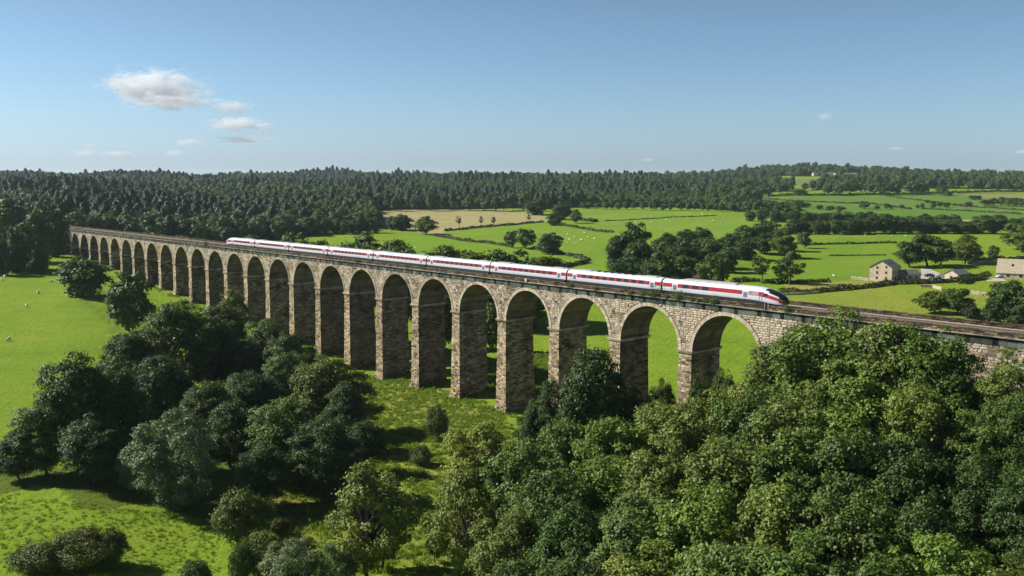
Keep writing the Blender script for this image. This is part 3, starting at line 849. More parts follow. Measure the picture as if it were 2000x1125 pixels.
BZ0, BZ1 = 1.98, 2.68
CL = 26.0
def coach(k, cab=0):
    a = S0 + CL * k + .22; b = S0 + CL * (k + 1) - .22
    if cab == 0:
        mb = body([a, a + .03, a + .14, a + .3, b - .3, b - .14, b - .03, b], [section(.96), section(.965), section(), section(), section(), section(), section(.965), section(.96)])
    else:
        # nose profile: distance from tip -> (width, roof height, bottom)
        prof = [(0, .46, 1.72, .80), (.10, .56, 1.92, .72), (.35, .68, 2.10, .70), (.8, .80, 2.34, .70), (1.35, .88, 2.60, .72), (2.0, .94, 2.84, .78), (2.7, .975, 3.04, .86), (3.5, .99, 3.22, .96), (4.4, 1, 3.35, 1.04), (5.3, 1, 3.41, 1.08), (6.2, 1, 3.43, 1.10)]
        tip = a - .22 + 0.0 if cab > 0 else b + .22
        sg = 1 if cab > 0 else -1
        e_ = b if cab > 0 else a; sl_ = [tip + sg * p[0] for p in prof] + [tip + sg * 6.6, e_ - sg * .3, e_ - sg * .05, e_]
        secs = [section(p[1], p[2], p[3]) for p in prof] + [section()] * 4
        npt = len(secs[0])
        def mf(ai, bi):
            if ai >= len(prof) - 1: return 0
            d = (prof[ai][0] + (prof[ai + 1][0] if ai + 1 < len(prof) else 6.2)) / 2
            c = abs(bi + .5 - (npt - 1) / 2)       # 0 = roof centre line
            if ai >= len(prof) - 1: return 0
            if c < 2 and d < 3.9: return 2
            if c < 3 and d < 2.9: return 2
            if c < 4 and d < .9: return 2
            if 4 < c < 5 and d < 4.3: return 1 if d > .25 else 3
            if 5 < c < 6 and d < .7: return 2
            if d < .08: return 3
            return 0
        mb = body(sl_, secs, mf)
    o = mb.build('carriage', [M['white'], M['red'], M['glass'], M['nosepanel']], train, True)
    o['label'] = ('streamlined leading cab coach at the right end', 'white coach with red window band', 'streamlined cab coach at the far left end')[1 if cab == 0 else (0 if cab > 0 else 2)]
    # doors and bands
    cabl = 6.0
    lo, hi = (a + (cabl if cab > 0 else 0), b - (cabl if cab < 0 else 0))
    d0, d1 = a + 1.7, b - (2.65 if cab == 0 else 3.4)
    doors = []
    if cab <= 0: doors.append(d0)
    if cab >= 0: doors.append(d1)
    if cab > 0: doors.append(a + 6.6)
    if cab < 0: doors.append(b - 7.2)
    doors.sort()
    for d in doors: side_panel('door', d, d + .85, 1.2, 2.86, 'door', o, .012)
    segs = []; cur = lo + (.1 if cab <= 0 else -2.6)
    for d in doors: segs.append((cur, d - .22)); cur = d + 1.07
    segs.append((cur, hi - (.1 if cab >= 0 else -2.6)))
    for (p, q) in segs:
        if q - p > .5: side_panel('red_band', p, q, BZ0, BZ1, 'red', o, .006)
    # windows in the long middle segment
    mid = max(segs, key=lambda t_: t_[1] - t_[0])
    p, q = mid
    if cab > 0:
        ws = [(q - 2.6 - 2.25 * j, 1.5) for j in range(3)]
    elif cab < 0:
        ws = [(p + 1.6 + 1.95 * j, 1.25) for j in range(6)]
    else:
        n = 9; st = 1.96; p0_ = (p + q) / 2 - n * st / 2; ws = [(p0_ + .4 + st * j, 1.18) for j in range(n)]
    for (s_, wl) in ws: side_panel('window', s_, s_ + wl, BZ0 + .02, BZ1 - .04, 'glass', o, .016)
    # small destination display
    side_panel('display', (doors[-1] - 2.5), (doors[-1] - 1.9), 2.86, 2.94, 'black', o, .014)
    # roof fairings
    mb = MB()
    for (p, q, h) in (((a + 1.2, a + 5.4, .13), (b - 6.8, b - 1.5, .13)) if cab == 0 else (((b - 16.5, b - 4.2, .2),) if cab > 0 else ((a + 3, a + 9, .15),))):
        hw = .78
        mb = MB()
        mb.hexa([TV(q, -hw, 3.26), TV(p, -hw, 3.26), TV(p, hw, 3.26), TV(q, hw, 3.26), TV(q - .5, -hw * .8, 3.43 + h), TV(p + .5, -hw * .8, 3.43 + h), TV(p + .5, hw * .8, 3.43 + h), TV(q - .5, hw * .8, 3.43 + h)])
        mb.build('roof_fairing', M['roofgrey'], o)
    if k in (1, 0):
        mb = MB(); c0 = b - 3.0 if k == 0 else a + 8
        for j in range(4 if k == 0 else 6):
            s_ = c0 + j * (.7 if k == 0 else 1.9)
            mb.box(-.2, .2, -.2, .2, 0, .22); base_i = len(mb.v) - 8
            for v_ in range(8):
                x, y, z = mb.v[base_i + v_]; mb.v[base_i + v_] = tuple(TV(s_ + x * 1.3, y * 2.4, 3.39 + z))
        mb.build('roof_equipment', M['black'], o)
    # underframe, bogies, wheels
    mb = MB()
    mb.hexa([TV(b - .4, -1.25, .45), TV(a + (3.5 if cab > 0 else .4), -1.25, .45), TV(a + (3.5 if cab > 0 else .4), 1.25, .45), TV(b - .4, 1.25, .45), TV(b - .4, -1.25, 1.12), TV(a + (3.5 if cab > 0 else .4), -1.25, 1.12), TV(a + (3.5 if cab > 0 else .4), 1.25, 1.12), TV(b - .4, 1.25, 1.12)])
    for c0 in (a + 4.6, b - 4.6):
        for l in (-1.05, 1.05): mb.hexa([TV(c0 + 1.6, l - .1, .3), TV(c0 - 1.6, l - .1, .3), TV(c0 - 1.6, l + .1, .3), TV(c0 + 1.6, l + .1, .3), TV(c0 + 1.6, l - .1, .62), TV(c0 - 1.6, l - .1, .62), TV(c0 - 1.6, l + .1, .62), TV(c0 + 1.6, l + .1, .62)])
        for dx in (-1.3, 1.3):
            for l in (-.75, .75): mb.tube(TV(c0 + dx, l - .06, .42), TV(c0 + dx, l + .06, .42), .42, .42, 12)
    mb.build('bogie', M['black'], o)
    # gangway
    if k < 8:
        mb = MB(); e = b + .22
        mb.hexa([TV(e + .2, -1.05, .5), TV(e - .2, -1.05, .5), TV(e - .2, 1.05, .5), TV(e + .2, 1.05, .5), TV(e + .2, -.95, 3.2), TV(e - .2, -.95, 3.2), TV(e - .2, .95, 3.2), TV(e + .2, .95, 3.2)])
        mb.build('gangway', M['black'], o)
    return o
cars = [coach(k, 1 if k == 0 else (-1 if k == 8 else 0)) for k in range(9)]
# lettering on the band of the leading coach, cab side window, nose stripe lines
fc = bpy.data.curves.new('lettering', 'FONT'); fc.body = 'LNER'; fc.size = .74; fc.shear = .25; fc.extrude = .004; fc.offset = .018; fc.space_character = 1.05
fc.materials.append(M['white'])
tmp_ = bpy.data.objects.new('lettering_curve', fc); COL.objects.link(tmp_)
bpy.context.view_layer.update()
tme = bpy.data.meshes.new_from_object(tmp_.evaluated_get(bpy.context.evaluated_depsgraph_get()))
bpy.data.objects.remove(tmp_)
to = bpy.data.objects.new('lettering', tme); link(to, cars[0])
xl = -AV.normalized(); zl = Vector((0, 0, 1)); yl = zl.cross(xl)
to.matrix_local = Matrix.Translation(TV(S0 + 6.45, -(side_l(2.3) + .03), 2.07)) @ Matrix((xl, zl, xl.cross(zl))).transposed().to_4x4()
side_panel('cab_window', S0 + 2.9, S0 + 3.6, 2.1, 2.5, 'glass', cars[0], .012)
for d in (3.85, 4.35): side_panel('handrail', S0 + d, S0 + d + .1, 1.3, 2.7, 'door', cars[0], .02)

# two white steps / marker posts on the ledge under the nose, white box on the parapet
for k, d in enumerate((0.6, 1.3)):
    mb = MB(); s_ = S0 + 1.2 + d
    p = O + V(s_, -.2, 0); mb.tube((0, 0, 0), (0, 0, .95), .035, .035, 6); mb.box(-.05, .05, -.08, .08, .95, 1.1)
    o = mb.build('marker_post', M['render'], None, loc=p); tag(o, ('thin white post on the ledge below the train nose, right of the pair', 'thin white post on the ledge below the train nose, left of the pair')[k], 'marker post', 'white posts below the train nose')
pm = None
mb = MB(); mb.box(-.3, .3, -.1, .1, .2, .75); mb.tube((-.2, 0, 0), (-.2, 0, .3), .03, .03); mb.tube((.2, 0, 0), (.2, 0, .3), .03, .03)
o = mb.build('marker_sign', M['render'], None, loc=O + V(44.5, -.2, 0)); o.rotation_euler = (0, 0, atan2(AV.y, AV.x)); tag(o, 'small white sign standing on the viaduct ledge below the fourth coach', 'sign')

# ------------------------------------------------------------------ weeds on the ledge
def weed(pxs, size, lab):
    # locate s from px on cornice line
    lo, hi = -60.0, 440.0
    for _ in range(40):
        m_ = (lo + hi) / 2; p = O + V(m_, -.2, 0); pxm = 1000 + F * p.x / (p.y * CP - (p.z - CAMZ) * SP)
        if pxm > pxs: lo = m_
        else: hi = m_
    s_ = (lo + hi) / 2
    rng = np.random.default_rng(int(pxs)); n = int(260 * size ** 1.5) + 60
    c = rng.normal(size=(n, 3)) * [.38 * size, .26 * size, .34 * size]; c[:, 2] = np.abs(c[:, 2]) * 1.35 + .02
    v, q, tn = leaf_cards(c, unit(rng.normal(size=(n, 3)) + [0, -.3, .6]), .10 * rng.uniform(.6, 1.4, n), np.clip(rng.normal(.55, .25, n), 0, 1))
    o = obj('weed_clump', np_mesh('weed_clump', v, q, attrs={'tone': tn}, mats=[M['weed']]), None, O + V(s_, -.12, 0))
    o.color = (1.1, 1.0, .8, 1) if random.random() < .5 else (.8, 1.05, .7, 1)
    tag(o, lab, 'weed', 'weeds growing on the viaduct ledge')
for px_, sz, lab in [(1115, 1.2, 'green weed clump on the ledge below the fourth coach from the right'), (1165, .9, 'small weed tuft on the ledge below the third coach from the right'),
        (1255, .8, 'small weed on the ledge left of the large weed clump'), (1278, 2.1, 'largest bushy weed clump on the ledge at the gap behind the leading coach'), (1304, .8, 'tiny weed between the two large weed clumps'),
        (1325, 1.9, 'tall green weed clump on the ledge beside the leading coach door'), (1352, .8, 'leftmost of three small weeds under the leading coach'), (1364, .8, 'middle of three small weeds under the leading coach'), (1378, .9, 'rightmost of three small weeds under the leading coach'),
        (1396, 1.4, 'yellowish weed clump on the ledge under the middle of the leading coach'), (1538, 1.2, 'weed clump on the ledge just right of the train nose'), (700, 1.4, 'weed on the ledge near the middle of the train'), (402, 1.6, 'weed on the ledge left of the rear of the train'), (1232, .8, 'small weed on the ledge below the second coach')]:
    weed(px_, sz, lab)
#PART2
# ------------------------------------------------------------------ woods (stuff)
def wood_sources():
    c = bpy.data.collections.new('wood_sources')
    out = []
    for kind in ('round', 'pine'):
        for me, hh, rr in FAR[kind]:
            o = bpy.data.objects.new('wood_source_%02d' % len(out), me); c.objects.link(o); out.append((kind, hh, rr))
    return c, out
WSRC, WKIND = wood_sources()
def gn_scatter(name, pts, rot, scl, idx, coll, label, cat=None):
    me = bpy.data.meshes.new(name); me.vertices.add(len(pts)); me.vertices.foreach_set('co', np.asarray(pts, np.float32).ravel())
    a = me.attributes.new('rz', 'FLOAT', 'POINT'); a.data.foreach_set('value', np.asarray(rot, np.float32))
    a = me.attributes.new('scl', 'FLOAT_VECTOR', 'POINT'); a.data.foreach_set('vector', np.asarray(scl, np.float32).ravel())
    a = me.attributes.new('idx', 'INT', 'POINT'); a.data.foreach_set('value', np.asarray(idx, np.int32))
    o = obj(name, me)
    g = bpy.data.node_groups.new(name, 'GeometryNodeTree')
    g.interface.new_socket('Geometry', in_out='INPUT', socket_type='NodeSocketGeometry')
    g.interface.new_socket('Geometry', in_out='OUTPUT', socket_type='NodeSocketGeometry')
    gi = g.nodes.new('NodeGroupInput'); go = g.nodes.new('NodeGroupOutput')
    ip = g.nodes.new('GeometryNodeInstanceOnPoints'); ci = g.nodes.new('GeometryNodeCollectionInfo')
    ci.inputs['Collection'].default_value = coll; ci.inputs['Separate Children'].default_value = True; ci.inputs['Reset Children'].default_value = True
    def na(n, t): x = g.nodes.new('GeometryNodeInputNamedAttribute'); x.data_type = t; x.inputs[0].default_value = n; return x
    rz = na('rz', 'FLOAT'); sc = na('scl', 'FLOAT_VECTOR'); ix = na('idx', 'INT')
    cx = g.nodes.new('ShaderNodeCombineXYZ'); L = g.links
    L.new(rz.outputs[0], cx.inputs[2]); L.new(gi.outputs[0], ip.inputs['Points']); L.new(ci.outputs[0], ip.inputs['Instance'])
    ip.inputs['Pick Instance'].default_value = True
    L.new(ix.outputs[0], ip.inputs['Instance Index']); L.new(cx.outputs[0], ip.inputs['Rotation']); L.new(sc.outputs[0], ip.inputs['Scale'])
    L.new(ip.outputs[0], go.inputs[0])
    md = o.modifiers.new('scatter', 'NODES'); md.node_group = g
    tag(o, label, cat, None, 'stuff'); return o
def scatter_wood(name, P, spacing, pine, label):
    P = np.array(P); x0, y0 = P.min(0); x1, y1 = P.max(0)
    pts = []
    y = y0
    while y < y1:
        sp = spacing * (1 + max(0, y - 700) / 1500 * .6)
        xs = np.arange(x0, x1, sp)
        px_ = xs + RNG.uniform(-.45, .45, len(xs)) * sp; py_ = y + RNG.uniform(-.45, .45, len(xs)) * sp
        m_ = in_poly(px_, py_, P) & (np.sin(px_ * .023 + 2 * np.sin(py_ * .011)) * np.sin(py_ * .017 + 1.5 * np.sin(px_ * .009)) < .86); pts += list(zip(px_[m_], py_[m_])); y += sp
    pts = np.array(pts); z = H(pts[:, 0], pts[:, 1])
    n = len(pts); big = np.sin(pts[:, 0] * .012 + 2) * np.sin(pts[:, 1] * .009 + 1) + RNG.normal(size=n) * .35
    isp = big < (pine * 2 - 1) * .8
    if pine < .2: isp = RNG.random(n) < pine
    idx = np.where(isp, RNG.integers(4, 7, n), RNG.integers(0, 4, n))
    s = 1.15 * RNG.uniform(.8, 1.2, n) * (1 + np.maximum(0, pts[:, 1] - 700) / 1500 * .25)
    hz = RNG.uniform(.8, 1.2, n) * (1 + .22 * np.sin(pts[:, 0] * .006 + 1) * np.sin(pts[:, 1] * .004) + .15 * np.sin(pts[:, 0] * .021 + pts[:, 1] * .012))
    s3 = np.stack([s * np.where(isp, 1.0, .9), s * np.where(isp, 1.0, .9), s * hz * np.where(isp, .95, 1.0)], 1)
    gn_scatter(name, np.column_stack([pts, z - .3]), RNG.uniform(0, 6.28, n), s3, idx, WSRC, label)
    return n
nw = 0
for nm, P, sp, pine, lab in WOODS: nw += scatter_wood(nm, P, sp, pine, lab)
print('wood trees', nw)

# ------------------------------------------------------------------ trees by hand
DK = (.75, .8, .72); LT = (1.25, 1.15, 1.0); GRY = (1.0, 1.04, 1.12); YL = (1.2, 1.1, .7); BR = (1.1, .92, .8)
T = tree
# left field and the clump in front of the viaduct
T(166, 497, 112, 'dark', 'dark rounded oak standing alone in the left field beside the viaduct', base=578)
T(255, 528, 104, 'ash', 'pale open crowned tree between the lone field oak and the large dark clump', base=648, tint=LT)
T(338, 578, 170, 'oak', 'tallest broad oak of the dark clump below the middle of the viaduct', D=212)
T(245, 640, 130, 'oak', 'oak at the left shoulder of the dark clump next to the bright field', D=200, tint=DK)
T(410, 612, 110, 'dark', 'dark tree at the right shoulder of the tallest oak of the clump', D=222)
T(300, 690, 150, 'dark', 'dark tree in front of the tallest oak of the clump', D=186)
T(560, 640, 100, 'oak', 'dark leafy tree directly in front of the mid viaduct pier feet', D=217, tint=DK)
T(428, 584, 115, 'oak', 'leafy tree between the slim pale tree and the clump', D=246)
T(522, 622, 100, 'oak', 'dark leafy tree at the pier feet right of the bright green one', D=228, tint=DK)
T(590, 676, 90, 'oak', 'leafy tree between the grey green one and the large round tree', D=214)
T(480, 720, 130, 'dark', 'dark tree in the middle of the left clump', D=190)
T(395, 740, 120, 'dark', 'dark tree behind the left shoulder of the silvery willow', D=176)
T(455, 556, 66, 'ash', 'slim pale green tree standing close in front of the viaduct piers', D=268, tint=LT)
T(512, 614, 92, 'ash', 'bright green tree right of the slim pale tree at the pier feet', D=238)
T(480, 655, 100, 'oak', 'bluish green tree behind the middle of the left clump', D=222, tint=GRY)
T(545, 672, 100, 'ash', 'grey green tree just left of the large tree beside the piers', D=205, tint=GRY)
T(635, 688, 150, 'oak', 'large round tree at the right edge of the left clump beside the piers', D=190, tint=LT)
T(668, 745, 100, 'dark', 'dark tree under the large round tree at the right edge of the clump', D=175)
T(140, 682, 160, 'oak', 'tall dark oak at the left end of the foreground tree group', D=152, tint=DK)
T(215, 705, 130, 'dark', 'dark tree right of the tall oak at the left end of the group', D=158)
T(70, 775, 130, 'oak', 'low branched oak at the lower left edge of the tree group', D=149)
T(12, 835, 90, 'dark', 'dark tree cut by the left edge of the picture', D=147)
T(165, 800, 150, 'dark', 'low dark tree filling the shade under the left oaks', D=146)
T(345, 798, 185, 'willow', 'silvery grey green willow in front of the left tree group', base=990)
T(262, 860, 70, 'willow', 'small silvery bush at the left foot of the willow', base=960)
T(440, 780, 130, 'dark', 'dark tree directly behind the silvery willow', D=160)
T(540, 768, 150, 'ash', 'mid green ash right of the silvery willow', D=152, tint=(.8, .95, .7))
T(625, 805, 140, 'dark', 'dark tree in deep shade right of the mid green ash', D=146)
T(500, 860, 130, 'dark', 'dark tree at the lower edge of the left tree group', D=140)
T(700, 820, 90, 'dark', 'dark tree casting a long shadow onto the rough grass', D=160)
T(466, 955, 115, 'shrub', 'bushy hawthorn at the bottom of the left tree group', base=1062, tint=LT, cat='shrub')
T(490, 1035, 90, 'shrub', 'dark bush below the bushy hawthorn', D=112, tint=BR, cat='shrub')
T(452, 1060, 60, 'shrub', 'small grey green bush below the bushy hawthorn', D=110, tint=GRY, cat='shrub')
T(555, 1048, 130, 'willow', 'grey green thicket at the bottom edge left of the open ash', D=107, cat='shrub')
T(640, 1060, 90, 'willow', 'dark grey green thicket under the open ash', D=106, tint=DK, cat='shrub')
T(712, 888, 190, 'sparse', 'open crowned leafy ash in the foreground with grass showing through', D=112, tint=LT)
T(735, 940, 130, 'sparse', 'second loose crown behind the open foreground ash', D=116, tint=(.9, 1, .85))
T(120, 1030, 130, 'shrub', 'brownish hawthorn at the lower left corner', D=113, tint=BR, cat='shrub')
T(185, 1035, 80, 'shrub', 'dark end of the brownish hawthorn row in the lower left corner', D=114, tint=(.8, .75, .6), cat='shrub')
T(35, 1060, 110, 'shrub', 'brown green hawthorn cut by the lower left corner', D=111, tint=BR, cat='shrub')
T(355, 1090, 80, 'shrub', 'small grey shrub at the bottom edge in the left grass', D=107.5, tint=GRY, cat='shrub')
T(545, 1010, 40, 'shrub', 'small reddish brown bush in the dry grass', base=1045, tint=(1.15, .85, .65), cat='shrub')
T(854, 788, 52, 'shrub', 'small upright bushy tree on the rough grass before the tall piers', base=858, tint=GRY)
T(822, 868, 48, 'shrub', 'low bush on the rough grass below the small bushy tree', base=908, tint=(.9, .8, .6), cat='shrub')
T(850, 1010, 46, 'sparse', 'thin brownish sapling left of the pale foreground ash', base=1100, tint=BR)
# right hand mass
T(930, 806, 175, 'ash', 'pale green ash at the left end of the right hand tree mass', D=117, tint=(1.45, 1.3, 1.15))
T(905, 900, 150, 'sparse', 'low spreading ash with bare limbs under the pale green ash', D=108, tint=LT)
T(1165, 672, 180, 'dark', 'large dark round tree hiding the feet of the right piers', D=146)
T(1075, 735, 90, 'dark', 'dark tree at the left side of the large dark round tree', D=149)
T(1040, 775, 80, 'dark', 'low dark tree at the foot of the nearest tall pier', D=151)
T(1245, 750, 80, 'oak', 'small tree behind the right shoulder of the large dark tree', D=144)
T(1300, 728, 70, 'oak', 'leafy tree under the second arch from the right', D=143)
T(1372, 722, 70, 'oak', 'leafy tree at the foot of the rightmost visible pier', D=140, tint=DK)
T(1425, 708, 80, 'oak', 'leafy tree inside the rightmost open arch', D=142)
row = [
 (1497, 690, 110, 'ash', 130, 'leafy tree hiding the right springing of the last open arch'),
 (1562, 630, 120, 'oak', 128, 'tree rising to the parapet just right of the train nose'),
 (1640, 588, 150, 'ash', 122, 'highest crown rising above the parapet right of the train'),
 (1735, 606, 150, 'ash', 117, 'broad crown over the parapet right of the highest crown'),
 (1835, 620, 140, 'oak', 113, 'dark green crown touching the parapet near the right edge'),
 (1905, 712, 110, 'ash', 112, 'crown below the exposed abutment stonework'),
 (1990, 668, 100, 'ash', 106, 'crown at the right edge beside the end of the parapet'),
 (1010, 845, 120, 'ash', 112, 'fresh green crown behind the pale green ash'),
 (1105, 805, 130, 'ash', 122, 'fresh green crown in front of the large dark tree'),
 (1205, 800, 130, 'ash', 118, 'grey green crown below the right shoulder of the dark tree'),
 (1300, 765, 130, 'ash', 120, 'grey green crown under the second arch from the right'),
 (1395, 752, 130, 'ash', 116, 'light green crown under the rightmost open arch'),
 (1490, 750, 130, 'oak', 112, 'green crown right of the last open arch'),
 (1585, 735, 130, 'ash', 108, 'green crown in the second rank below the highest crown'),
 (1690, 712, 140, 'ash', 105, 'wide green crown in the second rank below the parapet'),
 (1800, 735, 140, 'ash', 101, 'silvery crown in the second rank near the right edge'),
 (1910, 790, 140, 'ash', 98, 'green crown in the second rank below the abutment'),
 (2010, 760, 130, 'oak', 96, 'green crown cut by the right edge in the second rank'),
 (1080, 895, 150, 'oak', 100, 'green crown in the third rank right of the pale ash'),
 (1190, 870, 150, 'ash', 103, 'green crown in the third rank below the dark round tree'),
 (1310, 850, 150, 'ash', 99, 'loose crown in the third rank centre'),
 (1430, 835, 150, 'ash', 95, 'grey green crown in the third rank right of centre'),
 (1560, 820, 160, 'ash', 92, 'leafy crown in the third rank under the silvery crown'),
 (1680, 815, 160, 'oak', 89, 'leafy crown in the third rank right half'),
 (1800, 840, 160, 'dark', 87, 'dark crown in the third rank near the right edge'),
 (1930, 880, 160, 'dark', 85, 'darkest crown at the right edge'),
 (1000, 985, 150, 'ash', 97, 'fresh crown low in the foreground right of the open ash'),
 (1120, 970, 170, 'oak', 90, 'green crown in the fourth rank left'),
 (1255, 950, 170, 'ash', 86, 'leafy crown in the fourth rank centre left'),
 (1390, 930, 170, 'ash', 83, 'leafy crown in the fourth rank centre'),
 (1530, 925, 180, 'ash', 80, 'leafy crown in the fourth rank right of centre'),
 (1680, 930, 180, 'oak', 77, 'leafy crown in the fourth rank right'),
 (1830, 960, 180, 'dark', 75, 'dark crown in the fourth rank at the right'),
 (1010, 1075, 150, 'oak', 88, 'low crown at the bottom edge left of centre'),
 (1130, 1075, 180, 'dark', 79, 'shaded crown at the bottom edge centre'),
 (1290, 1050, 190, 'ash', 74, 'grey green crown at the bottom edge centre right'),
 (1440, 1035, 190, 'ash', 71, 'leafy crown at the bottom edge right of centre'),
 (1600, 1030, 200, 'ash', 68, 'leafy crown at the bottom edge right'),
 (1760, 1060, 200, 'oak', 66, 'leafy crown at the bottom edge far right'),
 (1885, 1025, 110, 'ash', 66, 'sunlit leafy crown near the lower right corner'),
 (2000, 1075, 130, 'oak', 64, 'yellowish crown in the lower right corner'),
 (2060, 900, 170, 'dark', 80, 'crown beyond the right edge of the picture'),
]
for k, (px_, tp, wp, kd, D_, lab) in enumerate(row):
    T(px_, tp, wp * 1.12, kd, lab, D=D_, wide=.33, tint=[LT, (1, 1, 1), (.85, 1.0, .9), GRY, (.95, 1.1, .75)][k % 5] if kd != 'dark' else None)

# behind the viaduct, close
for k, (px_, tp, wp, D_, lab) in enumerate([
 (575, 452, 50, 400, 'round bush like tree behind the rear coaches'), (500, 458, 60, 430, 'round tree behind the rear cab of the train'),
 (625, 468, 40, 380, 'leftmost low tree of the row behind the fourth coach from the left'), (668, 470, 44, 372, 'second low tree of the row behind the middle coaches'),
 (722, 453, 62, 360, 'tallest tree of the row behind the middle coaches'), (752, 466, 50, 352, 'tree right of the tallest of the row behind the train'),
 (788, 478, 62, 336, 'low round tree at the right end of the row behind the train'), (855, 482, 46, 320, 'pale bushy tree behind the middle coach'),
 (890, 478, 56, 322, 'bushy tree right of the pale one behind the train'), (915, 486, 56, 310, 'yellow green low bush behind the train'),
 (985, 484, 66, 300, 'brown green round tree behind the fifth coach'), (1045, 491, 66, 296, 'round bush under the trio of field trees'),
 (130, 446, 40, 520, 'bushy tree above the far left end of the viaduct'), (300, 452, 50, 470, 'low tree behind the far left part of the parapet'),
 (365, 455, 46, 460, 'leafy tree behind the parapet left of the train')]):
    T(px_, tp, wp * 1.75, ['oak', 'round', 'oak'][k % 3], lab, D=D_, lib='mid', wide=.5, tint=[None, LT, (.9, 1, .9), (1.15, 1.1, .8)][k % 4])
for px_, tp, wp, D_, lab in [(865, 560, 60, 268, 'bright green tree seen through the arch below the middle coach'), (838, 600, 50, 300, 'dark tree seen through the narrow gap beside the bright tree'),
        (960, 590, 60, 262, 'green tree seen through the arch left of the nearest tall pier'), (950, 640, 40, 280, 'dark tree in the shade behind the nearest tall pier'),
        (785, 545, 40, 300, 'green tree seen through the seventh arch from the right'), (712, 540, 40, 330, 'green tree glimpsed through the arch beside the slim piers'),
        (990, 575, 60, 300, 'dark tree behind the arch at the nearest tall pier'),
        (1010, 720, 70, 226, 'low bush on the rough ground seen under the third open arch')]:
    T(px_, tp, wp, 'oak' if tp < 700 else 'shrub', lab, D=D_, lib='mid' if tp < 700 else 'near')
# left end of the viaduct
for k, (px_, tp, wp, D_, lab) in enumerate([
 (12, 420, 60, 430, 'dark tree at the left edge above the bright field'), (48, 432, 56, 420, 'dark tree left of the viaduct end'), (78, 405, 70, 455, 'tall tree beside the left end of the viaduct'),
 (30, 385, 80, 520, 'tall tree behind the left edge trees'), (105, 395, 76, 500, 'rounded tree crowning the left end of the viaduct'), (150, 412, 60, 530, 'light green tree behind the left end of the parapet'),
 (60, 466, 50, 428, 'pale rounded bush below the left end of the viaduct'), (75, 486, 44, 415, 'dark round bush below the pale one at the viaduct end'), (8, 470, 40, 410, 'dark bush at the left edge of the field'),
 (110, 440, 44, 478, 'dark tree hiding the left abutment'), (28, 478, 36, 418, 'small bush on the upper edge of the left field')]):
    T(px_, tp, wp, 'round' if k < 6 else 'bush', lab, D=D_, lib='mid', tint=[LT, None, LT][k % 3])

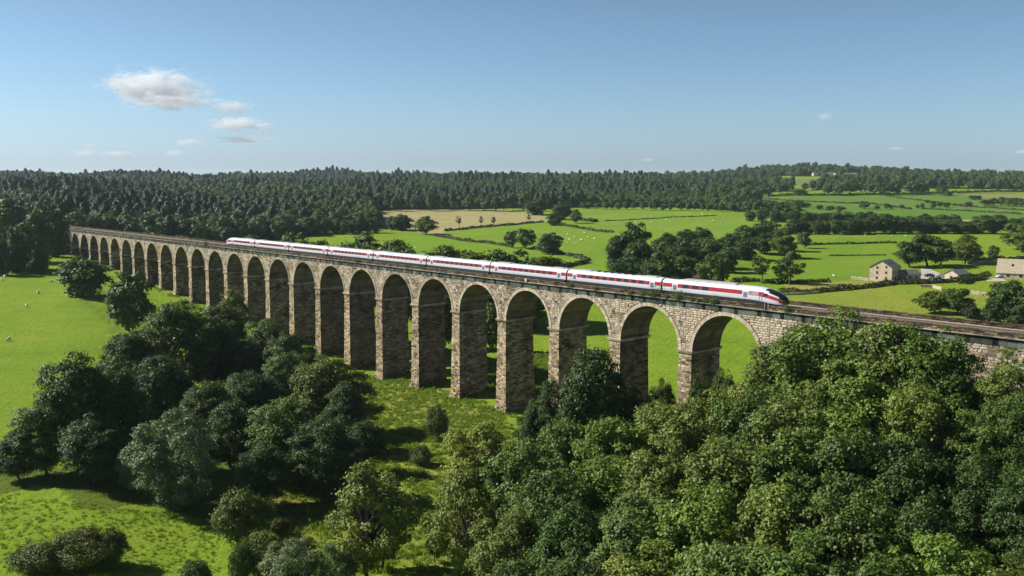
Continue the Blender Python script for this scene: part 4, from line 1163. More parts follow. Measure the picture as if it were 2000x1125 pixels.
# middle distance field trees
mid = [
 (785, 416, 52, 'round', dict(base=450), 'dark wide tree on the edge of the pale stubble field', DK), (768, 420, 30, 'round', dict(base=449), 'dark tree left of the wide tree on the stubble field', DK),
 (832, 421, 48, 'oak', dict(base=458), 'grey green tree right of the dark pair by the stubble field', GRY),
 (897, 420, 14, 'sparse', dict(base=444), 'slender young tree on the stubble field, leftmost of three', None), (940, 420, 10, 'sparse', dict(base=440), 'slender young tree on the stubble field, middle of three', None),
 (964, 421, 14, 'sparse', dict(base=440), 'slender young tree on the stubble field, rightmost of three', None), (1033, 416, 10, 'sparse', dict(base=433), 'thin sapling at the right end of the stubble field', None),
 (1046, 386, 54, 'round', dict(base=420), 'dark tree at the top right corner of the stubble field', DK), (1098, 392, 50, 'round', dict(base=428), 'dark tree between the stubble field and the sheep pasture', DK),
 (1084, 413, 40, 'round', dict(base=440), 'round dark tree where three fields meet', DK), (1125, 408, 26, 'oak', dict(base=436), 'pale leafy tree right of the meeting point of three fields', GRY),
 (1000, 449, 30, 'oak', dict(base=484), 'leftmost of the trio of trees in the sheep pasture', None), (1026, 445, 44, 'oak', dict(base=486), 'middle of the trio of trees in the sheep pasture', LT),
 (1074, 453, 52, 'round', dict(base=496), 'dark rounded right tree of the trio in the sheep pasture', DK),
 (1487, 494, 42, 'sparse', dict(base=553), 'slim open tree at the hedge behind the leading coach', LT), (1543, 482, 60, 'sparse', dict(base=556), 'taller open tree at the hedge right of the slim one', None), (1530, 500, 40, 'oak', dict(base=554), 'leafy lower part of the tree pair at the hedge', None),
 (1812, 453, 78, 'oak', dict(base=520), 'large dark tree behind the stone farmhouse', DK), (1775, 470, 60, 'oak', dict(base=522), 'left half of the large dark tree clump behind the farmhouse', DK), (1835, 465, 60, 'oak', dict(base=518), 'right half of the large dark tree clump behind the farmhouse', DK),
 (1885, 456, 56, 'oak', dict(base=514), 'leafy tree in the field right of the farmhouse clump', LT), (1898, 476, 36, 'oak', dict(base=516), 'low leafy tree at the right foot of the field tree', None),
 (1938, 478, 26, 'oak', dict(base=508), 'small dark tree alone in the right field', DK), (1988, 432, 66, 'oak', dict(base=488), 'large tree at the right edge above the stone roofed house', None), (2005, 450, 50, 'oak', dict(base=500), 'tree cut by the right edge above the stone roofed house', None),
 (1822, 566, 66, 'oak', dict(base=612), 'left crown of the pair behind the parapet near the right edge', YL), (1868, 560, 70, 'oak', dict(base=616), 'right crown of the pair behind the parapet near the right edge', None), (1895, 590, 40, 'bush', dict(base=622), 'low leaning bush at the right of the pair behind the parapet', DK),
 (1970, 546, 84, 'round', dict(base=622), 'dark spreading tree in front of the stone roofed house', DK), (2000, 560, 60, 'round', dict(base=630), 'dark tree cut by the right edge in front of the house', DK), (1940, 590, 50, 'bush', dict(base=630), 'low dark tree left of the spreading tree by the right edge', DK), (1985, 612, 60, 'bush', dict(base=650), 'light green bush behind the end of the far parapet', LT),
 # cluster behind the second coach
 (1235, 432, 74, 'round', dict(D=430), 'tallest round topped tree of the clump behind the second coach', DK), (1205, 455, 56, 'round', dict(D=425), 'leftmost tree of the clump behind the second coach', DK), (1250, 462, 80, 'round', dict(D=410), 'broad dark tree at the left middle of the clump', DK),
 (1298, 450, 56, 'round', dict(D=480), 'tree behind the middle of the clump', DK), (1288, 490, 76, 'oak', dict(D=372), 'grey green tree in front of the clump behind the second coach', None), (1340, 498, 70, 'oak', dict(D=378), 'mid green tree right of the grey green one in the clump', None),
 (1390, 494, 62, 'oak', dict(D=366), 'bright rounded tree at the right front of the clump', LT), (1335, 444, 60, 'round', dict(D=500), 'tree in the rear of the clump, left of two', DK), (1368, 442, 50, 'round', dict(D=510), 'tree in the rear of the clump, right of two', DK),
 (1330, 470, 70, 'round', dict(D=440), 'central tree of the clump', DK), (1380, 462, 70, 'round', dict(D=450), 'tree right of the centre of the clump', None), (1420, 452, 56, 'round', dict(D=500), 'dark tree on the right flank of the clump', DK),
 (1418, 478, 56, 'round', dict(D=430), 'low tree on the right flank of the clump', None), (1455, 437, 60, 'round', dict(D=560), 'tree at the left of the dark belt above the farm fields', None), (1452, 462, 60, 'round', dict(D=490), 'dark tree below the left of the belt', DK),
 (1490, 428, 66, 'round', dict(D=600), 'broad tree in the dark belt behind the slim hedge trees', None), (1488, 455, 60, 'round', dict(D=520), 'tree before the broad one in the dark belt', DK), (1525, 440, 50, 'oak', dict(D=540), 'grey green tree at the near right corner of the belt', GRY),
 (1530, 458, 54, 'oak', dict(D=500), 'pale leafy tree at the right tip of the clump', LT), (1568, 452, 30, 'oak', dict(D=560), 'small tree right of the pale leafy one', None), (1225, 500, 90, 'round', dict(D=395), 'dark low tree at the left foot of the clump', DK), (1265, 520, 60, 'bush', dict(D=360), 'bush filling the foot of the clump behind the train', None),
]
for px_, tp, wp, kd, kw, lab, ti in mid: T(px_, tp, wp, kd, lab, lib='mid', tint=ti, **kw)
ORD = ['first', 'second', 'third', 'fourth', 'fifth', 'sixth', 'seventh', 'eighth', 'ninth', 'tenth', 'eleventh', 'twelfth', 'thirteenth', 'fourteenth', 'fifteenth', 'sixteenth', 'seventeenth', 'eighteenth', 'nineteenth', 'twentieth',
       'twenty-first', 'twenty-second', 'twenty-third', 'twenty-fourth', 'twenty-fifth', 'twenty-sixth', 'twenty-seventh', 'twenty-eighth', 'twenty-ninth', 'thirtieth', 'thirty-first', 'thirty-second', 'thirty-third', 'thirty-fourth', 'thirty-fifth', 'thirty-sixth', 'thirty-seventh', 'thirty-eighth', 'thirty-ninth', 'fortieth']
def treerow(pts, where, group, kind='round', jitter=True, lib=None):
    for k, (px_, tp, wp, base) in enumerate(pts):
        T(px_, tp, wp, kind, '%s tree from left %s' % (ORD[k], where), base=base, group=group, tint=random.choice([None, DK, DK, LT, GRY]), lib=lib)
def auto(x0, x1, n, tf, bf, w, dt=4):
    return [(x0 + (x1 - x0) * (k + random.uniform(-.3, .3)) / (n - 1), tf(k / (n - 1)) + random.uniform(-dt, dt), w * random.uniform(.8, 1.3), bf(k / (n - 1)) + random.uniform(-1, 1)) for k in range(n)]
treerow(auto(1545, 1895, 22, lambda t: 425 + 6 * math.sin(t * 9), lambda t: 458 - 3 * t, 36), 'in the front line of the dark belt behind the farm', 'trees of the dark belt above the farm fields', lib='mid')
treerow(auto(1470, 1860, 20, lambda t: 408 + 12 * t, lambda t: 432 + 10 * t, 30), 'in the rear line of the dark belt behind the farm', 'trees of the dark belt above the farm fields', lib='mid')
treerow([(1918, 418, 46, 456), (1945, 417, 46, 456), (1975, 424, 40, 452), (1998, 424, 36, 450), (1905, 430, 30, 455)], 'at the right end of the belt above the farm fields', 'trees at the right end of the belt', lib='mid')
treerow(auto(722, 1035, 20, lambda t: 378 + 4 * math.sin(t * 11), lambda t: 411 + 1 * t, 22, 5), 'along the top edge of the pale stubble field', 'trees at the edge of the wood above the stubble field')
treerow(auto(1140, 1470, 24, lambda t: 392 + 4 * t, lambda t: 408 + 7 * t, 14, 3), 'along the top edge of the far green pasture', 'small trees above the far green pasture')
treerow(auto(450, 735, 18, lambda t: 428 - 4 * t, lambda t: 466 - 12 * t, 26, 6), 'along the conifer wood edge left of the stubble field', 'trees at the front edge of the conifer wood')
treerow(auto(1395, 1560, 14, lambda t: 385 + 8 * t, lambda t: 410 + 12 * t, 24, 5), 'in the line from the dark belt to the wood', 'trees between the belt and the wood')
hill = [(1425, 357, 50, 383), (1458, 350, 46, 380), (1490, 360, 40, 383), (1405, 365, 40, 385), (1525, 355, 26, 378), (1547, 342, 14, 375), (1573, 357, 16, 372), (1586, 359, 12, 370), (1560, 368, 30, 382), (1622, 346, 12, 362), (1618, 358, 26, 381), (1640, 356, 30, 382), (1660, 350, 40, 380),
        (1680, 348, 36, 378), (1700, 352, 30, 380), (1720, 355, 36, 381), (1745, 352, 36, 381), (1780, 354, 36, 380), (1800, 356, 30, 380), (1840, 360, 26, 382), (1850, 372, 20, 383)]
treerow(hill, 'on the hillside under the hilltop houses', 'scattered trees under the hilltop houses')
treerow([(1688, 392, 26, 408), (1712, 401, 14, 409), (1731, 395, 14, 409), (1740, 399, 10, 408), (1761, 399, 12, 408), (1792, 399, 9, 407), (1801, 396, 10, 407), (1822, 397, 14, 407)], 'along the hedge between the right hillside fields', 'hedge trees between the right hillside fields')
treerow([(1810, 389, 12, 397), (1822, 391, 14, 399), (1835, 393, 18, 404), (1850, 395, 16, 406), (1892, 393, 16, 402), (1900, 380, 20, 390), (1912, 381, 14, 390), (1925, 388, 24, 402), (1940, 386, 20, 402), (1955, 384, 22, 402), (1970, 386, 20, 403), (1985, 385, 24, 403), (1997, 388, 20, 404)], 'in the copse line on the right hillside', 'copse trees on the right hillside')
treerow([(1560, 396, 16, 405), (1575, 395, 20, 406), (1600, 400, 18, 410), (1620, 401, 22, 412), (1640, 402, 22, 413), (1535, 392, 24, 404), (1510, 390, 22, 404)], 'along the hedge left of the right hillside fields', 'hedge trees left of the hillside fields')
T(472, 331, 22, 'round', 'single round crown standing above the wood on the skyline', D=2450, lib='far')
for k, (px_, tp) in enumerate([(860, 339), (915, 336), (735, 338), (640, 337)]): T(px_, tp, 16, 'round', '%s taller crown from the left on the skyline of the mixed wood' % ORD[k], D=2500, lib='far')

# ------------------------------------------------------------------ hedges, stone walls, fence
def hedge(pts, label, w=2.0, h=2.0, dens=None, tint=None):
    P = [ground(*p) for p in pts]; P = np.array(P)
    seg = np.linalg.norm(np.diff(P[:, :2], axis=0), axis=1); L = seg.sum(); Dm = P[:, 1].mean()
    ls = .16 + Dm * .0007
    n = int(min(5200, max(160, L * (w + 2 * h) / (ls * ls) * .9)))
    t = np.sort(RNG.random(n)) * L; cs = np.concatenate([[0], np.cumsum(seg)]); k = np.clip(np.searchsorted(cs, t) - 1, 0, len(seg) - 1)
    f = (t - cs[k]) / seg[k]; xy = P[k, :2] * (1 - f[:, None]) + P[k + 1, :2] * f[:, None]
    dr = unit(P[k + 1, :2] - P[k, :2]); nr = np.stack([-dr[:, 1], dr[:, 0]], 1)
    hh = h * (.8 + .3 * np.sin(t * .35) * np.sin(t * .11 + 1) + .12 * np.sin(t * 1.3))
    a = RNG.uniform(-.1, pi + .1, n); rr = RNG.uniform(.75, 1.08, n)
    off = np.cos(a) * w / 2 * rr; zz = np.sin(a) * hh * rr
    xy = xy + nr * off[:, None]; z = H(xy[:, 0], xy[:, 1]) + np.maximum(zz, .05)
    nrm = unit(np.column_stack([nr * np.cos(a)[:, None], np.sin(a) + .2]) + RNG.normal(size=(n, 3)) * .5)
    c = np.column_stack([xy, z]); o0 = P[0]
    v, q, tn = leaf_cards(c - o0, nrm, ls * RNG.uniform(.7, 1.3, n), np.clip(RNG.normal(.5, .2, n), 0, 1), .75)
    o = obj('hedge', np_mesh('hedge', v, q, attrs={'tone': tn}, mats=[M['leaf_hedge']]), None, tuple(o0))
    if tint: o.color = tuple(tint) + (1,)
    tag(o, label, 'hedge'); return o
hedge([(868, 452), (900, 449), (960, 443), (1010, 439), (1062, 434)], 'dark hedge along the near edge of the pale stubble field')
hedge([(848, 461), (900, 470), (950, 475), (1000, 483)], 'dark hedge slanting down from the stubble field towards the trio of trees')
hedge([(1040, 487), (1080, 494), (1120, 502), (1152, 509)], 'dark hedge running right from the foot of the trio of trees', 2.4, 2.2)
hedge([(1090, 524), (1130, 517), (1150, 513)], 'short thick hedge joining behind the train from the left', 3, 2.6)
hedge([(1098, 440), (1130, 446), (1165, 452), (1198, 455)], 'low hedge between the two sheep pastures')
hedge([(1180, 432), (1260, 428), (1330, 424), (1400, 421)], 'faint brown field boundary across the far green pasture', 1.2, .8, tint=(1.8, 1.1, .6))
hedge([(1130, 430), (1160, 434), (1165, 433)], 'short dark hedge beside the pale leafy tree', 3, 3)
hedge([(1430, 552), (1460, 550), (1485, 550)], 'clipped dark hedge left of the slim open tree', 3, 2.0)
hedge([(1490, 553), (1535, 553), (1580, 552), (1620, 551)], 'dark hedge under the two open trees', 3, 1.8)
hedge([(1520, 573), (1570, 574), (1640, 567), (1700, 562), (1740, 556), (1800, 554), (1860, 551), (1930, 538)], 'long thick hedge in front of the farmhouse', 3.4, 2.2, tint=LT)
hedge([(1575, 479), (1640, 477), (1690, 476), (1750, 475)], 'thin dark hedge across the field behind the farmhouse', 1.6, 1.4)
hedge([(1850, 508), (1900, 510), (1950, 508), (2010, 506)], 'dark hedge behind the stone roofed house', 3, 2.2, tint=DK)
hedge([(1620, 500), (1680, 499), (1730, 499)], 'broken line of low bushes in the field behind the farmhouse', 1.0, .6)
hedge([(1500, 384), (1600, 382), (1700, 381), (1800, 379), (1900, 376), (2005, 375)], 'dark hedge along the top of the right hillside fields', 4, 3.5)
hedge([(1460, 388), (1560, 393), (1640, 397), (1700, 398), (1780, 409)], 'hedge slanting down the upper right hillside', 2.5, 1.8)
hedge([(1720, 381), (1780, 390), (1850, 399), (1900, 402)], 'hedge between the two upper right hillside fields', 2.2, 1.6)
hedge([(1800, 408), (1880, 412), (1950, 416), (2010, 420)], 'hedge across the lower right hillside field', 2.2, 1.6)
hedge([(1860, 402), (1930, 406), (2010, 412)], 'hedge right of the copse on the right hillside', 2.2, 1.6)
hedge([(1880, 555), (1895, 549), (1925, 545)], 'loose shrubs between the barn and the pale drive', 3.5, 2.2, tint=YL)
hedge([(85, 500), (100, 497), (136, 497)], 'low bank hedge at the foot of the leftmost piers', 3, 1.5, tint=YL)

def wall(pts, label, h=1.1, w=.5):
    P = [np.array(ground(*p)) for p in pts]; o0 = P[0]; core = MB(); ms = MB()
    root = None
    for a, b in zip(P, P[1:]):
        L = np.linalg.norm(b[:2] - a[:2]); n = max(1, int(L / 6)); d = (b - a) / L; nr = np.array([-d[1], d[0], 0])
        for k in range(n):
            p = a + (b - a) * k / n; q_ = a + (b - a) * (k + 1) / n
            p = np.array([p[0], p[1], Hf(p[0], p[1])]) - o0; q_ = np.array([q_[0], q_[1], Hf(q_[0], q_[1])]) - o0
            up = np.array([0, 0, h]); dn = np.array([0, 0, -.4])
            core.hexa([p - nr * w / 2 + dn, q_ - nr * w / 2 + dn, q_ + nr * w / 2 + dn, p + nr * w / 2 + dn, p - nr * w / 3 + up, q_ - nr * w / 3 + up, q_ + nr * w / 3 + up, p + nr * w / 3 + up], 0, tuple(np.array([.33, .28, .20]) * RNG.uniform(.8, 1.2)))
            m_ = 7
            for j in range(m_):
                c0 = p + (q_ - p) * j / m_; c1 = p + (q_ - p) * (j + .9) / m_; u1 = up * RNG.uniform(1.08, 1.2)
                ms.hexa([c0 - nr * w * .45 + up * .98, c1 - nr * w * .45 + up * .98, c1 + nr * w * .45 + up * .98, c0 + nr * w * .45 + up * .98, c0 - nr * w * .3 + u1, c1 - nr * w * .3 + u1, c1 + nr * w * .3 + u1, c0 + nr * w * .3 + u1], 0, scol())
    o = core.build('dry_stone_wall', M['farm_stone'], None, loc=tuple(o0)); tag(o, label, 'wall')
    c = ms.build('cope_stones', M['farm_stone'], o); c['kind'] = 'stuff'; return o
wall([(1798, 561), (1822, 562), (1840, 567)], 'pale dry stone wall left of the parapet tree pair')
wall([(1884, 571), (1912, 576), (1946, 580)], 'pale dry stone wall right of the parapet tree pair')
wall([(1888, 516), (1940, 514), (2010, 511)], 'dry stone wall in front of the dark hedge behind the stone roofed house', 1.2)
wall([(1662, 545), (1680, 547), (1697, 549)], 'low garden wall left of the farmhouse')
wall([(1520, 577), (1560, 576), (1600, 573)], 'low stone wall under the long hedge right of the train nose', .8)

def fence(pts, label, n_rail=4):
    r = empty('wooden_fence', ground(*pts[0])); tag(r, label, 'fence'); o0 = np.array(r.location)
    P = [np.array(ground(*p)) - o0 for p in pts]
    for p in P:
        mb = MB(); mb.box(p[0] - .06, p[0] + .06, p[1] - .06, p[1] + .06, p[2] - .3, p[2] + 1.25); mb.build('post', M['wood'], r)
    for a, b in zip(P, P[1:]):
        for k in range(n_rail):
            z = np.array([0, 0, .25 + k * .28]); mb = MB(); mb.tube(a + z, b + z + np.array([0, 0, random.uniform(-.12, .05)]), .045, .045, 4); mb.build('rail', M['wood'], r)
fence([(902, 1072), (914, 1080), (926, 1089)], 'small weathered rail fence in a gap under the foreground trees')

# ------------------------------------------------------------------ buildings
def house(px_, base, Wd, Ln, eave, ridge, rot, label, wallm, roofm, name='stone_house', wins=(), chim=0, D=None, over=.35, skyl=0, cat='house', wc=(.50, .42, .30)):
    if D is None: gx, gy, gz = ground(px_, base)
    else: gx, gy = ray(px_, base)[0] * D, D; gz = Hf(gx, gy)
    r = empty(name, (gx, gy, gz), rot); tag(r, label, cat)
    # local: x along the ridge, gable at x = -Ln/2
    mb = MB(); a, b = Ln / 2, Wd / 2
    vs = [(-a, -b, -1), (a, -b, -1), (a, b, -1), (-a, b, -1), (-a, -b, eave), (a, -b, eave), (a, b, eave), (-a, b, eave), (-a, 0, ridge), (a, 0, ridge)]
    mb.add(vs, [(0, 1, 5, 4), (1, 2, 6, 9, 5), (2, 3, 7, 6), (3, 0, 4, 8, 7)], 0, wc)
    mb.build('wall', M[wallm], r)
    sl = (ridge - eave) / b
    for sg in (-1, 1):
        mb = MB(); o = over
        p = [(-a - o, sg * (b + o), eave - sl * o), (a + o, sg * (b + o), eave - sl * o), (a + o, 0, ridge), (-a - o, 0, ridge)]
        mb.hexa([(x, y, z + .05) for x, y, z in p] + [(x, y, z + .2) for x, y, z in p], 0, (.3, .28, .26))
        rf = mb.build('roof', M[roofm], r)
        if sg == -1:
            for k in range(skyl):
                x = -a * .3 + k * a * .6; y0 = -b * .55; z0 = eave + (b + y0) * sl
                mb = MB(); mb.hexa([(x - .5, y0, z0 + .22), (x + .5, y0, z0 + .22), (x + .5, y0 + .8, z0 + .8 * sl + .22), (x - .5, y0 + .8, z0 + .8 * sl + .22), (x - .5, y0, z0 + .3), (x + .5, y0, z0 + .3), (x + .5, y0 + .8, z0 + .8 * sl + .3), (x - .5, y0 + .8, z0 + .8 * sl + .3)])
                mb.build('rooflight', M['glass'], rf)
    for face, u, z, ww, hh in wins:
        mb = MB(); mg = MB()
        for q, dd, sz in ((mb, .06, .12), (mg, .09, 0)):
            if face == 'g': q.box(-a - dd, -a + .05, u - ww / 2 - sz, u + ww / 2 + sz, z - sz, z + hh + sz, 0, (.5, .45, .35))
            else: q.box(u - ww / 2 - sz, u + ww / 2 + sz, -b - dd, -b + .05, z - sz, z + hh + sz, 0, (.5, .45, .35))
        wo = mb.build('window', M['farm_stone'], r); mg.build('pane', M['glass'], wo)
    for k in range(chim):
        mb = MB(); x = (-a + .6) if k == 0 else (a - .6); mb.box(x - .4, x + .4, -.35, .35, ridge - .5, ridge + 1.0); mb.box(x - .12, x + .12, -.12, .12, ridge + 1.0, ridge + 1.35); mb.build('chimney', M['farm_stone'], r)
    return r
house(1728, 547, 9.6, 10.8, 6.0, 8.9, radians(48), 'three storey stone farmhouse with sunlit gable and slate roof', 'farm_stone', 'slate', 'stone_farmhouse', skyl=2, wc=(.56, .46, .33),
      wins=[('g', -2.3, .9, .8, 1.0), ('g', -2.3, 3.4, .8, 1.0), ('g', -2.3, 5.9, .7, .9), ('g', 1.6, .9, .8, 1.0), ('g', 1.6, 3.2, .8, 1.1), ('g', 1.6, 5.4, .8, 1.0), ('s', -3.6, .9, .9, 1.1), ('s', -3.6, 3.4, .9, 1.1), ('s', -.6, .2, 1.1, 2.1), ('s', -.6, 3.4, .9, 1.1), ('s', 2.8, .9, .9, 1.1), ('s', 2.8, 3.4, .9, 1.1)])
house(1774, 546, 6.0, 8.0, 2.6, 4.3, radians(20), 'low slate roofed annex joined to the right of the farmhouse', 'farm_stone', 'slate', 'stone_annex', wins=[('s', -2, .9, 1, 1), ('s', 1.5, .9, 1, 1)], cat='outbuilding')
house(1869, 545, 6.2, 9.0, 2.5, 4.2, radians(32), 'small stone barn with a dark slate roof right of the parked cars', 'farm_stone', 'slate', 'stone_barn', wins=[('g', 0, .4, 1.0, 1.2)], cat='barn')
house(1990, 543, 10.5, 17, 2.6, 8.2, radians(-33), 'large house with a broad tan stone slab roof at the right edge', 'farm_stone', 'stoneroof', 'stone_house', wins=[('s', -4, .8, 1.2, 1.2), ('s', 1, .8, 1.2, 1.2)], skyl=1)
house(1848, 470, 5, 8, 2.5, 3.8, radians(60), 'tiny tan field barn half hidden by trees on the right', 'farm_stone', 'stoneroof', 'field_barn', cat='barn', D=560)
for k, (px_, D_, ro, lab) in enumerate([(1592, 2060, .3, 'pale house at the left of the hilltop group'), (1622, 2050, -.2, 'second pale house of the hilltop group'), (1634, 2030, .5, 'third pale house of the hilltop group'), (1656, 2040, .1, 'fourth house of the hilltop group with grey roof'), (1668, 2050, -.3, 'fifth house of the hilltop group'), (1724, 2010, .2, 'pale house standing alone right of the hilltop group')]):
    h_ = house(px_, 342, 9, 15, 5, 8.5, ro, lab, 'farm_stone', 'slate', 'distant_house', wins=[('s', -4, 1, 1.2, 1.2), ('s', 4, 1, 1.2, 1.2)], D=D_); h_.scale = (.85, .85, .85); h_.location.z += 3
for k, (px_, base, lab) in enumerate([(1797, 538, 'pale gatepost gap panel left of the driveway')]): pass

def patch(name, pts, m, label, dz=.05):
    P = [ground(*p) for p in pts]; bm = bmesh.new(); vs = [bm.verts.new((x, y, z)) for x, y, z in P]; bm.faces.new(vs)
    bmesh.ops.triangulate(bm, faces=bm.faces[:]); bmesh.ops.subdivide_edges(bm, edges=bm.edges[:], cuts=5, use_grid_fill=True)
    for v in bm.verts: v.co.z = Hf(v.co.x, v.co.y) + dz
    me = bpy.data.meshes.new(name); bm.normal_update()
    for f in bm.faces:
        if f.normal.z < 0: f.normal_flip()
    bm.to_mesh(me); bm.free(); me.materials.append(m)
    o = obj(name, me); tag(o, label, kind='structure'); return o
patch('driveway', [(1786, 549), (1850, 548), (1846, 540), (1822, 537), (1815, 524), (1798, 524), (1800, 538)], M['path'], 'pale grey driveway between farmhouse and barn', .12)
patch('yard', [(1925, 550), (1965, 550), (1960, 543), (1930, 545)], M['path'], 'pale yard beside the stone roofed house', .12)

def car(px_, base, rot, paint, label):
    gx, gy, gz = ground(px_, base); r = empty('parked_car', (gx, gy, gz + .12), rot); tag(r, label, 'car')
    prof = [(-2.15, .35), (-2.2, .7), (-2.05, .95), (-1.5, 1.0), (-.8, 1.42), (.9, 1.45), (1.6, 1.05), (2.1, .9), (2.2, .6), (2.1, .32)]
    mb = MB(); n = len(prof)
    vs = [(x, y * (.82 if z > 1.1 else .9), z) for y in (-1, 1) for x, z in prof]
    mb.add(vs, [tuple(range(n))[::-1], tuple(range(n, 2 * n))] + [(k, k + 1, n + k + 1, n + k) for k in range(n - 1)] + [(n - 1, 0, n, 2 * n - 1)])
    mb.build('body', M[paint], r)
    mb = MB(); mb.add([(x, y * .83, z) for y in (-1.02, 1.02) for x, z in ((-1.35, 1.02), (-.75, 1.36), (.8, 1.38), (1.4, 1.04))], [(0, 1, 2, 3)[::-1], (4, 5, 6, 7), (0, 1, 5, 4), (2, 3, 7, 6)]); mb.build('side_window', M['glass'], r)
    for x in (-1.35, 1.35):
        for y in (-.82, .82):
            mb = MB(); mb.tube((x, y - .1, .33), (x, y + .1, .33), .33, .33, 12); mb.build('wheel', M['tyre'], r)
car(1815, 541, .1, 'carblue', 'dark blue car parked on the drive nearest the farmhouse')
car(1837, 542, -.1, 'carsilver', 'pale blue silver car parked beside the small barn')
car(1954, 543, .3, 'carsilver', 'pale car parked beside the stone roofed house')

# ------------------------------------------------------------------ sheep
def sheep_mesh(graze=True):
    me = bpy.data.meshes.new('sk')
    vs = [(-.1, 0, .62), (-.5, 0, .64), (.35, 0, .64), (.58, 0, .74 if not graze else .55), (.78, 0, .86 if not graze else .28), (.93, 0, .80 if not graze else .12), (-.68, 0, .5)]
    ed = [(0, 1), (0, 2), (2, 3), (3, 4), (4, 5), (1, 6)]; rad = [.31, .27, .27, .14, .1, .055, .05]
    for x, a in ((-.45, 1), (.32, 2)):
        for y in (-.15, .15):
            k = len(vs); vs += [(x, y, .35), (x, y * 1.05, .02)]; ed += [(a, k), (k, k + 1)]; rad += [.075, .035]
    me.from_pydata(vs, ed, []); o = bpy.data.objects.new('sk', me); COL.objects.link(o)
    o.modifiers.new('s', 'SKIN')
    for v, r_ in zip(me.skin_vertices[0].data, rad): v.radius = (r_, r_)
    me.skin_vertices[0].data[0].use_root = True
    s_ = o.modifiers.new('d', 'SUBSURF'); s_.levels = 1; s_.render_levels = 1
    bpy.context.view_layer.update()
    out = bpy.data.meshes.new_from_object(o.evaluated_get(bpy.context.evaluated_depsgraph_get())); out.name = 'sheep'
    bpy.data.objects.remove(o)
    out.materials.clear(); out.materials.append(M['wool']); out.materials.append(M['sheepface'])
    for p in out.polygons:
        c = p.center
        p.material_index = 1 if (c.x > .72 or (c.z < .3 and abs(c.y) > .05)) else 0; p.use_smooth = True
    return out
SH = [sheep_mesh(True), sheep_mesh(False)]
def sheep(px_, py_, lab, group, m=None):
    gx, gy, gz = ground(px_, py_); o = obj('sheep', SH[m if m is not None else random.randrange(2)], None, (gx, gy, gz)); o.rotation_euler = (0, 0, random.uniform(0, 6.28)); o.scale = (1.25,) * 3
    tag(o, lab, 'sheep', group)
LS = [((45, 531), 'sheep near the top of the left field'), ((80, 533), 'sheep in the left field right of the topmost one'), ((9, 542), 'sheep at the left edge of the left field'), ((4, 548), 'second sheep at the left edge of the left field'),
      ((113, 549), 'sheep nearest the lone oak'), ((75, 574), 'sheep alone in the middle of the left field'), ((17, 666), 'sheep closest to the camera in the left field'), ((52, 600), 'grazing sheep below the middle of the left field'), ((100, 552), 'sheep at the edge of the oak shade')]
for p, l_ in LS: sheep(p[0], p[1], l_, 'sheep in the left field')
for k in range(22): sheep(1105 + random.gauss(0, 34), 467 + random.gauss(0, 7), 'small white sheep in the pasture right of the tree trio', 'sheep in the pasture right of the tree trio')
for k in range(14): sheep(1300 + random.uniform(-60, 110), 433 + random.gauss(0, 4), 'tiny white sheep in the far green pasture', 'sheep in the far green pasture')
sheep(1628, 541, 'white sheep alone in the field left of the farmhouse', None)
for k in range(5): sheep(1690 + k * 26, 461 + random.uniform(-1, 2), 'tiny white sheep below the dark belt of trees', 'sheep below the dark belt')
# feed trough / dark scrape in the left field
mb = MB()
for k in range(26):
    a = RNG.uniform(0, 6.28); r_ = RNG.random() ** .5; mb.hexa([(cos(a) * r_ * 1.6 + dx * .3, sin(a) * r_ * .9 + dy * .25, dz * .35 * RNG.uniform(.5, 1.3)) for dx, dy, dz in ((-1, -1, 0), (1, -1, 0), (1, 1, 0), (-1, 1, 0), (-.6, -.6, 1), (.6, -.6, 1), (.6, .6, 1), (-.6, .6, 1))], 0, (.07, .06, .04))
o = mb.build('rubble_heap', M['farm_stone'], None, loc=ground(150, 577)); tag(o, 'small dark heap in the left field below the lone oak', 'heap')

# ------------------------------------------------------------------ rough grass tufts
gcol = bpy.data.collections.new('grass_sources')
for k in range(3):
    n = 26; c = RNG.normal(size=(n, 3)) * [.22, .22, 0]; c[:, 2] = .14
    nr = unit(RNG.normal(size=(n, 3)) * [1, 1, .25]); r_ = RNG.uniform(.12, .24, n)
    v = []; 
    for j in range(n):
        t = np.cross(nr[j], [0, 0, 1]); t /= np.linalg.norm(t) + 1e-6; lean = RNG.normal(size=3) * .1; b = c[j]
        v += [b - t * .05 - [0, 0, .16], b + t * .05 - [0, 0, .16], b + t * .03 + [0, 0, r_[j]] + lean, b - t * .03 + [0, 0, r_[j]] + lean]
    gcol.objects.link(bpy.data.objects.new('tuft_%d' % k, np_mesh('tuft', np.array(v), np.arange(n * 4).reshape(-1, 4), attrs={'tone': np.repeat(np.clip(RNG.normal(.5, .25, n), 0, 1), 4)}, mats=[M['grass']])))
def tufts(P, n, smin, smax, label, clump=.12):
    P = np.array(P); x0, y0 = P.min(0); x1, y1 = P.max(0)
    p = np.column_stack([RNG.uniform(x0, x1, n), RNG.uniform(y0, y1, n)])
    nz = np.sin(p[:, 0] * .5 + 1.7 * np.sin(p[:, 1] * .31)) * np.sin(p[:, 1] * .43 + 1.3 * np.sin(p[:, 0] * .27)) + RNG.normal(size=n) * 1.1
    p = p[in_poly(p[:, 0], p[:, 1], P) & (nz > clump)]; n = len(p)
    s = RNG.uniform(smin, smax, n)
    gn_scatter('rough_grass', np.column_stack([p, H(p[:, 0], p[:, 1])]), RNG.uniform(0, 6.28, n), np.stack([s, s, s * RNG.uniform(.5, 1.1, n)], 1), RNG.integers(0, 3, n), gcol, label)
tufts(gp([(640, 735), (760, 735), (960, 790), (1000, 830), (960, 1120), (760, 1120), (520, 1120), (540, 960), (700, 800)]), 15000, .7, 1.7, 'rough tussocky grass on the valley floor in front of the tall piers', .0)
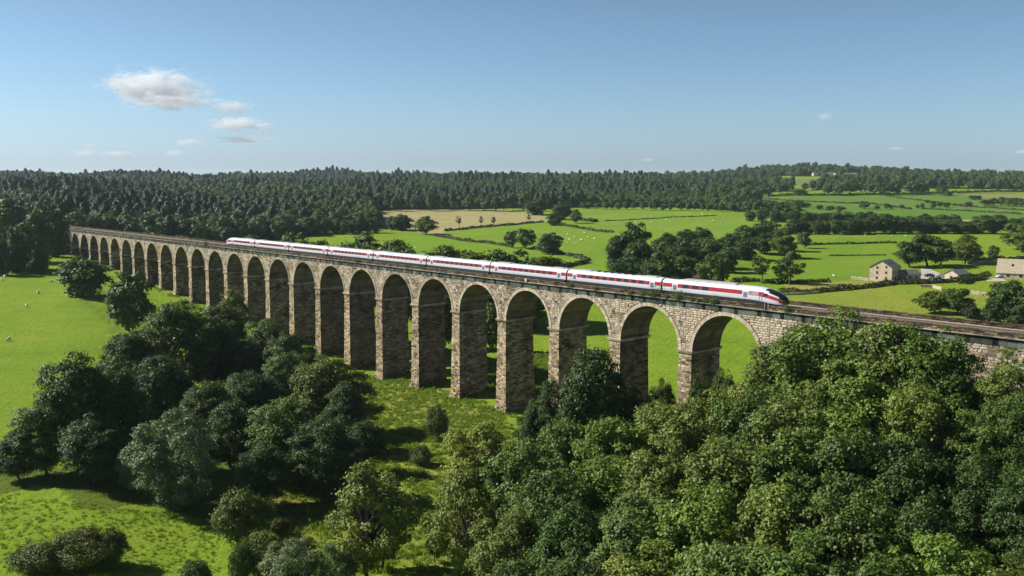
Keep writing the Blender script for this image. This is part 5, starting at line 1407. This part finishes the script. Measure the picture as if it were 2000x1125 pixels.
tufts(gp([(0, 960), (200, 990), (420, 1010), (430, 1120), (0, 1120)]), 3500, .3, .8, 'tufty pasture grass in the lower left corner', .0)
tufts(gp([(1020, 690), (1100, 690), (1080, 760), (1000, 800), (900, 740)]), 5000, 1.2, 2.6, 'rank weeds on the ground behind the nearest piers')

def ringpts():
    P = []
    for i in range(I0, I1 + 1):
        for _ in range(90):
            s_ = i * PI_ + RNG.normal() * 2.6; l_ = -RNG.exponential(.8) - .1 if RNG.random() < .6 else RNG.uniform(0, W)
            if l_ > 0: s_ = i * PI_ - 1.9 - RNG.exponential(.6)
            p = O + V(s_, l_, 0); P.append((p.x, p.y, Hf(p.x, p.y)))
    return np.array(P)
rp = ringpts(); n = len(rp); s_ = RNG.uniform(.6, 1.6, n)
gn_scatter('nettles', rp, RNG.uniform(0, 6.28, n), np.stack([s_, s_, s_ * RNG.uniform(.6, 1.2, n)], 1), RNG.integers(0, 3, n), gcol, 'nettles and tall weeds round the feet of the viaduct piers')

# ------------------------------------------------------------------ clouds
def m_cloud():
    m = bpy.data.materials.new('cloud'); m.use_nodes = True; t = m.node_tree; l = t.links
    for n_ in list(t.nodes):
        if n_.type == 'BSDF_PRINCIPLED': t.nodes.remove(n_)
    v = N(t, 'ShaderNodeVolumePrincipled'); v.inputs['Color'].default_value = (.985, .992, 1, 1); v.inputs['Anisotropy'].default_value = 0
    tc = N(t, 'ShaderNodeTexCoord', name='TC')
    ns_ = N(t, 'ShaderNodeTexNoise'); ns_.inputs['Scale'].default_value = 3.8; ns_.inputs['Detail'].default_value = 7; ns_.inputs['Roughness'].default_value = .62; ns_.inputs['Distortion'].default_value = .4
    oi = N(t, 'ShaderNodeObjectInfo'); ad = N(t, 'ShaderNodeVectorMath', operation='ADD'); l.new(tc.outputs['Object'], ad.inputs[0]); 
    mu = N(t, 'ShaderNodeMath', operation='MULTIPLY'); mu.inputs[1].default_value = 30; l.new(oi.outputs['Random'], mu.inputs[0]); l.new(mu.outputs[0], ad.inputs[1])
    l.new(ad.outputs[0], ns_.inputs['Vector'])
    ln = N(t, 'ShaderNodeVectorMath', operation='LENGTH'); l.new(tc.outputs['Object'], ln.inputs[0])
    # density = smoothstep(noise - length * k)
    a = N(t, 'ShaderNodeMath', operation='MULTIPLY_ADD'); a.inputs[1].default_value = -.36; l.new(ln.outputs['Value'], a.inputs[0]); l.new(ns_.outputs[0], a.inputs[2])
    mr = N(t, 'ShaderNodeMapRange'); mr.inputs['From Min'].default_value = .29; mr.inputs['From Max'].default_value = .36; mr.inputs['To Max'].default_value = .0035
    l.new(a.outputs[0], mr.inputs[0]); l.new(mr.outputs[0], v.inputs['Density']); l.new(v.outputs[0], t.nodes['Material Output'].inputs['Volume'])
    return m
M['cloud'] = m_cloud()
bm = bmesh.new(); bmesh.ops.create_icosphere(bm, subdivisions=3, radius=1.0); cme = bpy.data.meshes.new('cloud'); bm.to_mesh(cme); bm.free(); cme.materials.append(M['cloud'])
CL_ = [(300, 168, 105, 32, 'upper bank of the large white cloud at the upper left'), (330, 196, 90, 20, 'lower bank of the large white cloud at the upper left'), (238, 162, 34, 10, 'left wisp of the large white cloud'), (262, 180, 32, 13, 'small lobe on the left inside of the large white cloud'),
       (452, 210, 44, 14, 'thin cloud at the right tip of the large white cloud'), (462, 243, 60, 14, 'flat white cloud below the right of the large cloud'), (513, 248, 26, 12, 'small puff right of the flat white cloud'), (482, 272, 56, 8, 'thin streak of cloud below the flat white cloud'),
       (368, 279, 30, 9, 'small flat cloud below the large white cloud'), (168, 299, 34, 8, 'low cloud streak, leftmost above the wood'), (226, 300, 36, 6, 'low cloud streak, second from the left above the wood'), (340, 299, 22, 7, 'low small cloud left of centre above the wood'), (176, 284, 18, 5, 'tiny puff above the leftmost streak'),
       (1612, 228, 16, 8, 'small faint puff in the clear sky on the right'), (1995, 296, 16, 5, 'small cloud at the right edge above the hills'), (1265, 312, 16, 4, 'small faint cloud low over the middle of the horizon'), (1750, 290, 20, 3, 'faint streak low on the right')]
for ci_, (px_, py_, wx, wy, lab) in enumerate(CL_):
    D_ = 17000 + (ci_ * 3100 % 9300); x, y, z = at(px_, py_, D_); k = D_ / (F * CP)
    o = obj('cloud', cme, None, (x, y, z)); o.scale = (wx * k * 1.25, wx * k * .8, wy * k * 1.35); tag(o, lab, 'cloud')

# ------------------------------------------------------------------ haze
m = bpy.data.materials.new('haze'); m.use_nodes = True; t = m.node_tree
t.nodes.remove(t.nodes['Principled BSDF']); v = N(t, 'ShaderNodeVolumePrincipled')
v.inputs['Color'].default_value = (.72, .86, 1.0, 1); v.inputs['Density'].default_value = .000042; v.inputs['Anisotropy'].default_value = .2
t.links.new(v.outputs[0], t.nodes['Material Output'].inputs['Volume'])
mb = MB(); mb.box(-19000, 19000, -900, 12500, -12, 112)
o = mb.build('haze', m); tag(o, 'thin summer haze over the valley', kind='stuff')
